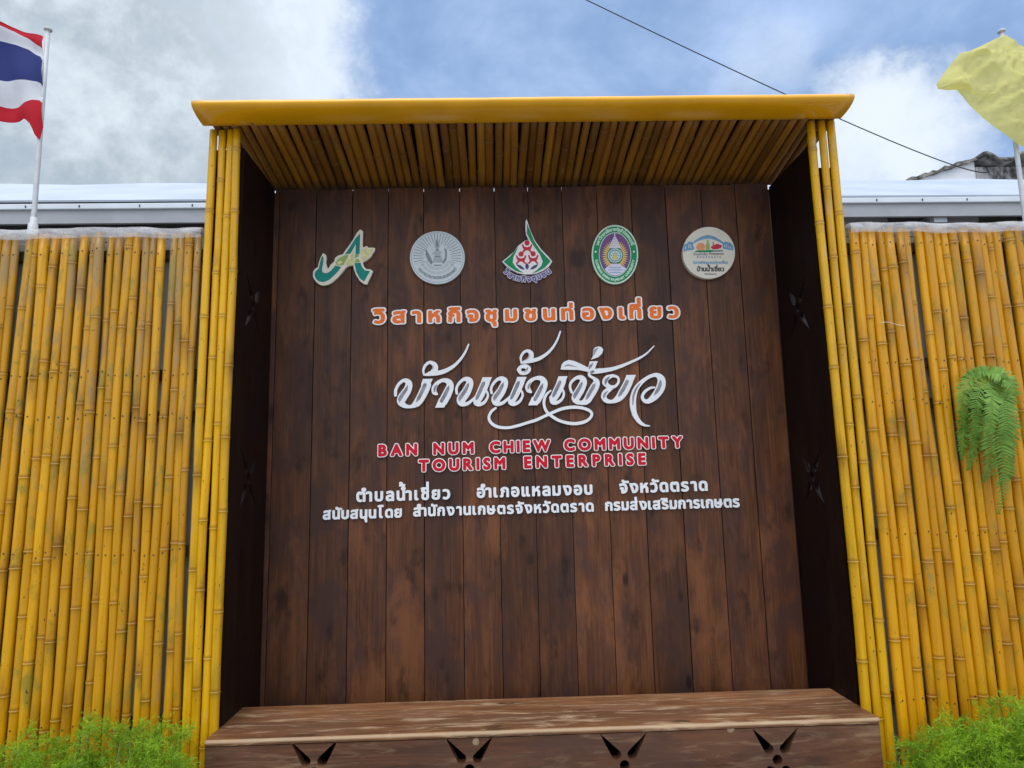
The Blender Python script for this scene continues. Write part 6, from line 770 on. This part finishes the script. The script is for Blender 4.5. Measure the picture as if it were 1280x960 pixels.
# 5: cream disc with a bridge
E5 = (845, 280)
e = Emblem('round cream disc printed with a blue arched bridge, rightmost of the row', E5, 12.47, M['cream'], [ell(487, 475, 405, 400, 72)], .022)
arch_o = [(225+(720-225)*k/20, 320-118*math.sin(math.pi*k/20)) for k in range(21)]
arch_i = [(720-(720-225)*k/20, 345-88*math.sin(math.pi*k/20)) for k in range(21)]
e.add('bridge_arch', [arch_o+arch_i], M['blue_print'])
for tw in ([(95,350),(150,330),(165,305),(215,300),(235,330),(262,410),(240,430),(160,440),(95,460)], [(700,330),(735,300),(780,310),(830,330),(865,370),(868,440),(790,430),(700,410)]):
    e.add('bridge_tower', [tw], M['blue_print'])
e.add('tower_windows', [[(170,345),(182,345),(182,405),(170,405)], [(196,345),(208,345),(208,400),(196,400)], [(118,380),(132,370),(132,420),(118,425)], [(725,350),(737,345),(737,395),(725,390)], [(755,350),(765,350),(765,400),(755,400)], [(790,370),(800,370),(800,405),(790,405)], [(820,385),(832,385),(832,408),(820,408)]], M['seal'], 2)
e.add('fruit', [ell(362, 385, 70, 62, 24)], M['orange_print'])
e.add('bottle', [[(455,280),(482,280),(485,310),(498,350),(500,430),(440,430),(442,350),(455,310)]], M['leafgreen'])
e.add('boat', [[(515,385),(545,370),(550,300),(560,300),(562,355),(590,350),(600,335),(650,345),(690,360),(680,395),(640,415),(560,425),(525,405)]], M['red_print'])
e.add('grass_strip', [[(260,465),(300,440),(420,436),(540,432),(560,445),(520,468)]], M['green'], 2)
e.add('road_strip', [[(540,440),(700,430),(705,455),(545,462)]], M['grey_text'], 2)
e.text("ตำ บ ล น้ำ เ ชี่ ย ว".split(), 250, 470, 512, 44, M['grey_text'], 'disc_text', 2)
e.text("อำ เ ภ อ แ ห ล ม ง อ บ".split(), 490, 720, 506, 44, M['grey_text'], 'disc_text', 2)
e.text("จั ง ห วั ด ต ร า ด".split(), 305, 670, 556, 42, M['grey_text'], 'disc_text', 2)
e.text("วิ ส า ห กิ จ ชุ ม ช น ท่ อ ง เ ที่ ย ว".split(), 245, 780, 645, 56, M['blue_print'], 'disc_text', 2)
e.text("บ้ า น น้ำ เ ชี่ ย ว".split(), 305, 720, 760, 96, M['ink'], 'disc_title', 2)
e.text("จั ง ห วั ด ต ร า ด".split(), 420, 600, 815, 36, M['grey_text'], 'disc_text', 2)
# ------------------------------------------------------------ buildings beyond the fence
shed = empty('metal_roofed_shed', (1.5, 5.0, 0), 'long low shed with a white metal roof and pale gutter behind the fences', 'building')
X0, X1 = -14.0, 17.0
def ez(x): return 4.432 + (x-1.4)*-.0018
V = []; F = []
n = 62
for i in range(n+1):
    x = X0+(X1-X0)*i/n
    for (y, z) in ((3.86, 4.405), (6.3, 5.735), (8.8, 4.43)): V.append((x, y, z+ez(x)-4.432+(.012*math.sin(i*1.3) if y > 4 else 0)))
for i in range(n):
    a = i*3; F += [(a, a+3, a+4, a+1), (a+1, a+4, a+5, a+2)]
o = link('roof', mesh(V, F), M['roofwhite'], shed); mo = o.modifiers.new('thick', 'SOLIDIFY'); mo.thickness = .02
gut = box('gutter', (X0, 3.84, 4.305), (X1, 3.94, 4.368), M['gutter'], shed, .01)
bm = bmesh.new(); rng = random.Random(8); x = X0
while x < X1: box_bm(bm, (x, 3.832, 4.322), (x+.010, 3.84, 4.346)); x += rng.uniform(.5, .65)
bm_obj('gutter_bracket', bm, M['steel_dark'], gut)
box('gutter_shadow_strip', (X0, 3.88, 4.369), (X1, 3.95, 4.388), M['steel_dark'], shed)  # shade in the gap under the roof edge, made as a dark strip
box('eave_board', (X0, 3.87, 4.155), (X1, 3.91, 4.304), M['fascia'], shed)
box('back_wall', (X0, 5.6, 0), (X1, 5.7, 4.9), M['darkwall'], shed)
box('ceiling', (X0, 3.95, 4.30), (X1, 5.6, 4.34), M['darkwall'], shed)
for x in (-13, -8, -3, 2, 7.2, 12, 16): box('column', (x, 4.0, 0), (x+.15, 4.15, 4.3), M['darkwall'], shed)
for x in (5.1, 6.2): box('ceiling_light', (x, 4.25, 4.245), (x+.62, 4.40, 4.30), M['fascia'], shed)
box('bracket', (6.05, 3.93, 4.11), (6.20, 4.0, 4.20), M['gutter'], shed)

house = empty('old_house', (9.4, 9, 0), 'old white walled house with a dark corrugated roof edge and a stained grey end wall', 'house')
HY = 8.0
p1, p2, p3, p4 = at(1112, 234, HY), at(1217, 199, HY), at(1218, 206, HY), at(1290, 200, HY)
ridge = p2
flat('gable_wall', [[(p1.x, 0), (p2.x+.0, 0), (p2.x, p2.z-.03), (p1.x, p1.z-.02)]], HY+.2, .2, M['plaster'], house)
dx = p2.x-p1.x; dzz = p2.z-p1.z
V = []; rng = random.Random(4); n = 24
for i in range(n+1):
    t = i/n; x = p1.x-.25+(dx+.27)*t; z = p1.z-.04-.25*dzz/dx+(dzz+.25*dzz/dx)*t
    w = .02*math.sin(t*40)+rng.uniform(-.012, .012); th = .055+rng.uniform(-.015, .03)
    V += [(x, HY-.08, z+w*.4), (x, HY-.08, z+th+w*.3), (x, HY+5, z+th), (x, HY+5, z)]
F = []
for i in range(n):
    a = i*4
    for k in range(4): F.append((a+k, a+(k+1) % 4, a+4+(k+1) % 4, a+4+k))
F += [(0, 1, 2, 3), (n*4, n*4+3, n*4+2, n*4+1)]
mm, t, b = mat('weathered_roof_sheet', .85, .2)
o_, v_, r_ = objvec(t); n1 = t.noise(v_, 5, 7, .7, .4); n2 = t.noise(v_, 1.8, 5, .6)
cc = t.mix(t.ramp(n1, .36, .62), (.035, .032, .03), (.30, .27, .24)); cc = t.mix(t.math('MULTIPLY', t.ramp(n2, .5, .65), .6), cc, (.06, .05, .045))
t.t.links.new(cc, b.inputs['Base Color']); M['oldroof'] = mm
bm = bmesh.new(); me = mesh(V, F); bm.from_mesh(me); bm_obj('roof_edge', bm, M['oldroof'], house)
mm, t, b = mat('stained_cement', .9, .2)
o_, v_, r_ = objvec(t); n1 = t.noise(t.scale(v_, (4, 4, 1.4)), 1.0, 7, .7, .5); n2 = t.noise(v_, 2.2, 5, .6)
cc = t.mix(t.ramp(n1, .40, .62), (.42, .40, .38), (.06, .055, .05)); cc = t.mix(t.ramp(n2, .60, .68), cc, (.30, .14, .09))
t.t.links.new(cc, b.inputs['Base Color']); M['cement'] = mm
box('end_wall', (p2.x+.005, HY-.02, 0), (p2.x+3.2, HY+.16, p2.z-.16), M['cement'], house)
V = []; F = []; n = 120
for i in range(n+1):
    x = p2.x-.02+3.2*i/n; h = .085*max(-.35, math.sin(i/n*3.2/.34*math.pi*.98+.9))
    for (y, z) in ((HY-.25, p2.z-.13), (HY+4.5, p2.z-.13)): V.append((x, y, z+h+.07))
for i in range(n): F.append((i*2, i*2+2, i*2+3, i*2+1))
o = link('corrugated_roof', mesh(V, F, True), M['oldroof'], house); mo = o.modifiers.new('thick', 'SOLIDIFY'); mo.thickness = .05; mo.offset = -1

# overhead cable, fixed to the old house
pa, pb, pc = at(560, -85, 7.6), at(1053, 150, 7.7), at(1236, 214, 7.95)
pts = []
for k in range(41):
    t = k/40; p = (1-t)*(1-t)*pa + 2*t*(1-t)*(2*pb - .5*pa - .5*pc) + t*t*pc
    pts.append(p)
def tube(pts, rad, sides=6):
    V = []; F = []
    for i, p in enumerate(pts):
        d = (pts[min(i+1, len(pts)-1)]-pts[max(i-1, 0)]).normalized()
        a = d.cross(Vector((.3, .2, 1))).normalized(); b = d.cross(a)
        r = rad[i] if isinstance(rad, list) else rad
        for k in range(sides):
            t = 2*math.pi*k/sides; V.append(p+a*r*math.cos(t)+b*r*math.sin(t))
    for i in range(len(pts)-1):
        for k in range(sides):
            x, y = i*sides+k, i*sides+(k+1) % sides; F.append((x, y, y+sides, x+sides))
    F.append(tuple(range(sides-1, -1, -1))); F.append(tuple((len(pts)-1)*sides+k for k in range(sides)))
    return mesh(V, F, True)
org = pts[-1].copy()
props(link('overhead_cable', tube([p-org for p in pts], .0095), M['cable'], None, org), 'thin black cable sagging across the sky to the old house', 'cable')

# ------------------------------------------------------------ flagpoles and flags
PY = -D+.15
def flagpole(px_top, px_low, label, base=True):
    a = at(*px_low, PY); b = at(*px_top, PY); d = (b-a)/(b.z-a.z); foot = a-d*a.z
    th = empty('flagpole', foot, label, 'flagpole', None)
    L = [foot+d*(b.z*k/12) for k in range(13)]
    o = link('pole', tube([p-foot for p in L], [.0125-.003*k/12 for k in range(13)], 12), M['galv'], th, foot)
    o2 = link('finial', tube([b-foot+Vector((0, 0, z)) for z in (-.004, .0, .008, .012)], [.011, .017, .017, .011], 12), M['galv'], th, foot)
    return th, a, b
flagpole((60, 38), (41, 288), 'slim grey flagpole rising behind the left fence beside the striped flag')
q = at(41, 286, PY)
sock = link('pole_socket', tube([Vector((0, 0, -.14)), Vector((0, 0, .02)), Vector((0, 0, .024)), Vector((.001, 0, .05))], [.019, .019, .014, .013], 14), M['galv'], [o for o in bpy.data.objects if o.name == 'flagpole'][0], q)
flagpole((1252, 40), (1280, 262), 'slim grey flagpole half hidden by the yellow flag')

def cloth(name, c, sheen, trans=.35):
    mm, t, b = mat(name, .75, .2)
    o_, v_, r_ = objvec(t); n_ = t.noise(v_, 9, 5, .6)
    cc = t.mix(t.ramp(n_, .3, .7), tuple(x*.88 for x in c), c)
    t.t.links.new(cc, b.inputs['Base Color'])
    wv = t.noise(t.scale(v_, (26, 26, 9)), 1.0, 4, .5, .8); bump(t, b, wv, .4, .006)
    tl = t.n('BsdfTranslucent'); t.t.links.new(cc, tl.inputs[0])
    mx = t.n('MixShader', i={0: trans, 1: b.outputs[0], 2: tl.outputs[0]})
    t.t.links.new(mx.outputs[0], mm.node_tree.nodes['Material Output'].inputs['Surface'])
    return mm
FR, FW, FB, FY = cloth('red_cloth', (.60, .02, .035), 1), cloth('white_cloth', (.82, .82, .86), 1), cloth('blue_cloth', (.045, .06, .22), 1), cloth('yellow_cloth', (.98, .91, .36), 1, .55)
cols = [(-150, (22, 30, 52, 112, 150, 176)), (-110, (30, 36, 56, 114, 150, 168)), (-70, (26, 31, 50, 106, 140, 160)), (-30, (34, 38, 55, 104, 138, 158)), (0, (33, 37.5, 53, 102, 133, 153)), (20, (36, 42, 56, 100, 130, 150)), (33, (38.5, 46, 59, 100, 128, 150)), (42, (41, 53, 66, 101.5, 126.5, 158)), (48, (43, 58, 70, 103, 127, 174)), (53, (45, 61, 73, 106, 128, 176)), (55.5, (47, 63, 78, 110, 131, 160))]
def lerp_cols(x):
    for (xa, a), (xb, b) in zip(cols, cols[1:]):
        if xa <= x <= xb:
            t = (x-xa)/(xb-xa); t = t*t*(3-2*t) if xb-xa > 15 else t
            return [p+(q-p)*t for p, q in zip(a, b)]
NX = 70; SUB = 6; V = []; F = []; MI = []
for i in range(NX+1):
    x = -150+205.5*i/NX; ys = lerp_cols(x)
    for s in range(5):
        for k in range(SUB if s < 4 else SUB+1):
            y = ys[s]+(ys[s+1]-ys[s])*k/SUB
            v = (s+k/SUB)/5; u = (x+150)/205.5
            amp = .055*(1-u)**.6+.004
            Y = PY-.01+amp*math.sin(u*15+v*2.2)+amp*.45*math.sin(u*31-v*5)+.006*math.sin(v*17+u*9)
            V.append(at(x, y, Y) if False else at(x, y, PY)+Vector((0, Y-PY, 0)))
n = 5*SUB+1
for i in range(NX):
    for k in range(n-1):
        a = i*n+k; F.append((a, a+1, a+n+1, a+n)); MI.append(min(4, k//SUB))
org = at(55, 45, PY)
me = mesh([v-org for v in V], F, True)
fl = link('flag', me, [FR, FW, FB], None, org)
for p, s in zip(me.polygons, MI): p.material_index = (0, 1, 2, 1, 0)[s]
props(fl, 'flag with red, white and blue horizontal stripes flying from the left pole', 'flag')
# yellow flag, wrapped by the wind
Lp = [(1250,49),(1238,54),(1222,62),(1206,69),(1194,72),(1184,84),(1174,97),(1165,110),(1167,116),(1178,117.5),(1190,117),(1198,126),(1206,136),(1220,150),(1234,161),(1247,170),(1264,183),(1280,192),(1300,205),(1312,215)]
Rp = [(1252.5,49.5),(1260,56),(1270,65),(1279,76),(1288,86),(1297,97),(1305,108),(1312,120),(1318,130),(1324,142),(1330,152),(1334,162),(1338,170),(1340,178),(1342,186),(1344,196),(1345,205),(1346,214),(1347,220),(1348,226)]
def samp(P, t):
    f = t*(len(P)-1); i = min(int(f), len(P)-2); f -= i
    return (P[i][0]+(P[i+1][0]-P[i][0])*f, P[i][1]+(P[i+1][1]-P[i][1])*f)
V = []; F = []; N1, N2 = 76, 56; rng = random.Random(12)
from mathutils import noise as mnoise
for i in range(N1+1):
    t = i/N1; a = samp(Lp, t); b = samp(Rp, t)
    for k in range(N2+1):
        s = k/N2; x = a[0]+(b[0]-a[0])*s; y = a[1]+(b[1]-a[1])*s
        p = at(x, y, PY)
        n1 = mnoise.noise(Vector((x*.022+y*.018, y*.03-x*.012, 1.3))); n2 = mnoise.noise(Vector((x*.06-y*.05, y*.04+x*.03, 7.1))); n3 = abs(mnoise.noise(Vector((x*.05+y*.08, y*.02-x*.05, 3.7))))
        n4 = abs(mnoise.noise(Vector((x*.12-y*.07, y*.10+x*.05, 9.7))))
        e = min(1, t*5)
        ed = min(1, s*5)**.7; p.y -= .03+e*ed*(.045*n1+.016*n2+.032*n3+.016*n4+.007*mnoise.noise(Vector((x*.25-y*.1, y*.2+x*.12, 2.2)))+.06*s*math.sin(t*2.6)+.05*math.exp(-((x-1180)/16)**2)*(1 if y > 90 else .3))
        V.append(p)
for i in range(N1):
    for k in range(N2):
        a = i*(N2+1)+k; F.append((a, a+1, a+N2+2, a+N2+1))
org = at(1251, 50, PY)
props(link('flag', mesh([v-org for v in V], F, True), FY, None, org), 'plain pale yellow flag crumpled by the wind on the right pole', 'flag')

# ------------------------------------------------------------ plants
def leafmat(name, c1, c2, trans=.3, rough=.45):
    mm, t, b = mat(name, rough, .4)
    o_ = t.n('TexCoord').outputs['Object']; n_ = t.noise(o_, 16, 4, .6); at_ = t.n('Attribute', attribute_name='tone').outputs['Fac']
    cc = t.mix(t.math('ADD', t.math('MULTIPLY', t.ramp(n_, .3, .7), .35), t.math('MULTIPLY', at_, .65)), c1, c2)
    t.t.links.new(cc, b.inputs['Base Color'])
    tl = t.n('BsdfTranslucent'); t.t.links.new(cc, tl.inputs[0])
    mx = t.n('MixShader', i={0: trans, 1: b.outputs[0], 2: tl.outputs[0]})
    t.t.links.new(mx.outputs[0], mm.node_tree.nodes['Material Output'].inputs['Surface'])
    return mm
M['fern'] = leafmat('fern_leaf', (.06, .20, .008), (.28, .48, .085))
M['feather'] = leafmat('feathery_leaf', (.06, .20, .003), (.40, .62, .025))
M['stem'] = plain('plant_stem', (.22, .24, .08), .6, .3, 30)
M['pot'] = plain('dark_plastic_pot', (.03, .03, .028), .5)

fern = empty('hanging_fern', at(1224, 478, -D-.06), 'green hanging fern with drooping fronds on the varnished bamboo fence', 'fern')
FO = at(1222, 492, -D-.05)
bm = bmesh.new()
bmesh.ops.create_cone(bm, cap_ends=True, segments=20, radius1=.035, radius2=.05, depth=.09)
bm_obj('pot', bm, M['pot'], fern, FO+Vector((.0, .0, -.03)))
rng = random.Random(77)
def frond_path(pp, wid, depth, tone, n=44, droop=.10):
    """frond along a traced curve: px list -> points in front of the fence"""
    ctrl = [(pp[max(0, k)][0], pp[max(0, k)][1]) for k in range(len(pp))]
    P = []
    for q in range(n+1):
        u = q/n*(len(ctrl)-1); k = min(int(u), len(ctrl)-2); t = u-k
        p0, p1, p2, p3 = ctrl[max(k-1, 0)], ctrl[k], ctrl[k+1], ctrl[min(k+2, len(ctrl)-1)]
        f = lambda a, b, c, d: .5*(2*b+(-a+c)*t+(2*a-5*b+4*c-d)*t*t+(-a+3*b-3*c+d)*t**3)
        x = f(p0[0], p1[0], p2[0], p3[0]); x = 1219+(x-1228)*.86; y = f(p0[1], p1[1], p2[1], p3[1])
        P.append(at(x, y, -D-.035)+Vector((0, -depth*math.sin(math.pi*min(1, .15+q/n*.75)), 0)))
    V = []; F = []; T = []
    for i, q in enumerate(P):
        w = .0013*(1-.7*i/n)
        V += [q+Vector((-w, 0, 0)), q+Vector((w, 0, 0)), q+Vector((0, -w, 0))]; T += [.9]*3
        if i: a = len(V)-6; F += [(a, a+1, a+4, a+3), (a+1, a+2, a+5, a+4), (a+2, a, a+3, a+5)]
    for i in range(2, n+1):
        t = i/n; L = wid*min(1, .35+t*4)*(1-.86*max(0, (t-.4)/.6)**1.5)
        d = (P[min(i+1, n)]-P[i-1]).normalized()
        lat = d.cross(Vector((rng.uniform(-.2, .2), -1, .1))).normalized(); nor = d.cross(lat).normalized()
        for sd_ in (-1, 1):
            Lk = L*rng.uniform(.8, 1.12)
            ax = (lat*sd_*.95+d*rng.uniform(.15, .42)+nor*rng.uniform(-.22, .22)+Vector((0, 0, -droop))).normalized()
            base = len(V); tv = min(1, max(0, tone+rng.uniform(-.25, .25)))
            for f_, ww in ((0, .6), (.3, 1.0), (.7, .8), (1.0, .06)):
                c = P[i]+ax*Lk*f_+Vector((0, 0, -.10*Lk*f_*f_))
                V += [c+d*.0034*ww, c-d*.0034*ww]; T += [tv, tv]
            for k in range(3): a = base+k*2; F.append((a, a+1, a+3, a+2))
    me = mesh([v-P[0] for v in V], F); attr(me, 'tone', T)
    return link('frond', me, M['fern'], fern, P[0])
TR = [([(1234,474),(1214,472),(1199,482),(1193,500),(1196,520),(1206,538)], .042, .07, .85),
      ([(1236,476),(1222,480),(1210,494),(1206,515),(1212,540),(1220,556)], .040, .09, .75),
      ([(1228,472),(1240,468),(1252,472),(1262,486),(1266,505),(1266,525)], .036, .05, .8),
      ([(1230,480),(1238,510),(1242,545),(1247,580),(1250,610),(1254,641)], .060, .085, .55),
      ([(1226,482),(1220,510),(1216,540),(1214,565),(1212,588)], .040, .05, .35),
      ([(1232,484),(1228,515),(1228,550),(1231,580),(1233,602)], .044, .08, .6),
      ([(1238,476),(1254,492),(1262,515),(1266,545),(1267,575),(1263,598)], .048, .06, .45),
      ([(1236,482),(1250,510),(1256,540),(1258,572),(1259,605)], .050, .065, .3),
      ([(1234,472),(1246,474),(1254,488),(1256,508),(1252,530)], .040, .10, .95),
      ([(1240,470),(1232,466),(1216,468),(1204,474)], .030, .06, .9),
      ([(1230,476),(1226,496),(1222,520),(1223,545),(1226,565)], .040, .11, .9),
      ([(1234,478),(1244,500),(1246,530),(1244,560),(1246,585)], .050, .10, .7),
      ([(1222,490),(1206,520),(1203,548),(1206,575)], .036, .03, .2),
      ([(1240,480),(1258,520),(1268,550),(1272,585),(1276,600)], .030, .03, .25),
      ([(1228,468),(1236,472),(1242,482),(1243,500)], .036, .10, 1.0)]
for pp, wd_, dp, tn in TR: frond_path(pp, wd_, dp, tn)

def feathery(label, px_list, seed, dens=1.0, hgt=(.30, .44)):
    """soft bushy plant: arching stems, short branchlets, needle leaves"""
    rng = random.Random(seed)
    root = Vector((sum(p[0] for p in px_list)/len(px_list), -D-.17, 0))
    th = empty('feathery_shrub', root, label, 'shrub', 'feathery shrubs along the fences')
    V = []; F = []; T = []; SV = []; SF = []
    def needle(p, d, L, tone, w=.0010):
        s_ = d.cross(Vector((rng.uniform(-1, 1), rng.uniform(-1, 1), rng.uniform(-1, 1)))).normalized()*w
        a = len(V); m_ = p+d*L*.5+Vector((0, 0, -.001))
        V.extend([p-s_*.6, p+s_*.6, m_+s_, p+d*L, m_-s_]); T.extend([tone]*5); F.append((a, a+1, a+2, a+3, a+4))
    for (bx, top, wd) in px_list:
        ns = int(28*dens)
        for s in range(ns):
            h = .87*top*(rng.uniform(.50, 1.0) if rng.random() < .8 else rng.uniform(1.0, 1.22)); az = rng.uniform(0, 6.28); lean = rng.uniform(.05, wd)
            p0 = Vector((bx+rng.gauss(0, .035), -D-.19+rng.gauss(0, .03), 0)); tone = rng.random()
            n = 16; pts = []
            for i in range(n+1):
                t = i/n
                r = lean*t**1.8
                y = min(p0.y+math.sin(az)*r*.75, -D-.045+rng.random()*.01)
                pts.append(Vector((p0.x+math.cos(az)*r, y, h*math.sin(min(1.75, t*1.75))**.9 if t > 0 else 0)))
            for i in range(n):
                a, b = pts[i], pts[i+1]; k = len(SV); w = .0011*(1-.6*i/n)
                SV.extend([a+Vector((-w, 0, 0)), a+Vector((w, 0, 0)), b+Vector((w, 0, 0)), b+Vector((-w, 0, 0))]); SF.append((k, k+1, k+2, k+3))
            for i in range(7, n+1):
                d = (pts[i]-pts[i-1]).normalized()
                for q in range(3):
                    bl = rng.uniform(.035, .075)*(1.15-.5*i/n)
                    bd = (d*.6+Vector((rng.gauss(0, 1), rng.gauss(0, 1), rng.gauss(.25, .7))).normalized()).normalized()
                    pp = pts[i-1].lerp(pts[i], rng.random()); tn = min(1, max(0, tone+rng.uniform(-.2, .2)))
                    if pp.z < .12: continue
                    needle(pp, bd, bl, tn*.6, .0006)
                    for j in range(9):
                        f_ = (j+1)/9.5
                        nd_ = (bd*.75+Vector((rng.gauss(0, 1), rng.gauss(0, 1), rng.gauss(0, 1))).normalized()*.8).normalized()
                        needle(pp+bd*bl*f_, nd_, rng.uniform(.010, .021), min(1, tn+.25*rng.random()), .0009)
    me = mesh([v-root for v in V], F); attr(me, 'tone', T)
    link('foliage', me, M['feather'], th, root)
    sm = link('stems', mesh([v-root for v in SV], SF), M['stem'], th, root)
    return th
def plantx(px, py): q = at(px, py, -D-.19); return (q.x, q.z)
def spots(L): return [(plantx(x, y)[0], plantx(x, y)[1], w) for x, y, w in L]
feathery('feathery green shrub at the left fence, cut by the edge of the view', spots([(-40, 930, .16), (18, 922, .12), (5, 928, .12)]), 1)
feathery('feathery green shrub in the middle of the left fence foot', spots([(86, 916, .12), (70, 936, .15), (112, 940, .13)]), 2)
feathery('feathery green shrub at the left fence, nearest to the bench', spots([(155, 925, .13), (195, 908, .13), (212, 934, .10)]), 3)
feathery('wide feathery green shrub right beside the end of the bench', spots([(1154, 930, .09), (1188, 916, .12), (1172, 936, .11)]), 4)
feathery('feathery green shrub below the fern, middle one of the right fence', spots([(1212, 892, .16), (1190, 910, .15), (1235, 902, .15)]), 5)
feathery('tallest feathery green shrub at the far right end of the fence', spots([(1262, 882, .15), (1290, 880, .16), (1330, 884, .2), (1275, 900, .15)]), 6)

# ------------------------------------------------------------ small things
w0, w1 = at(1100, 404, -D-.024), at(1131, 408, -D-.024)
pts = [w0+(w1-w0)*t+Vector((0, -.004*math.sin(t*3.1), .006*math.sin(t*3.14)+.003*math.sin(t*7))) for t in [k/12 for k in range(13)]]
org = pts[0].copy()
props(link('wire_tie', tube([p-org for p in pts], .0011, 5), M['steel'], None, org), 'thin pale twist of wire tied round the right fence poles', 'wire')
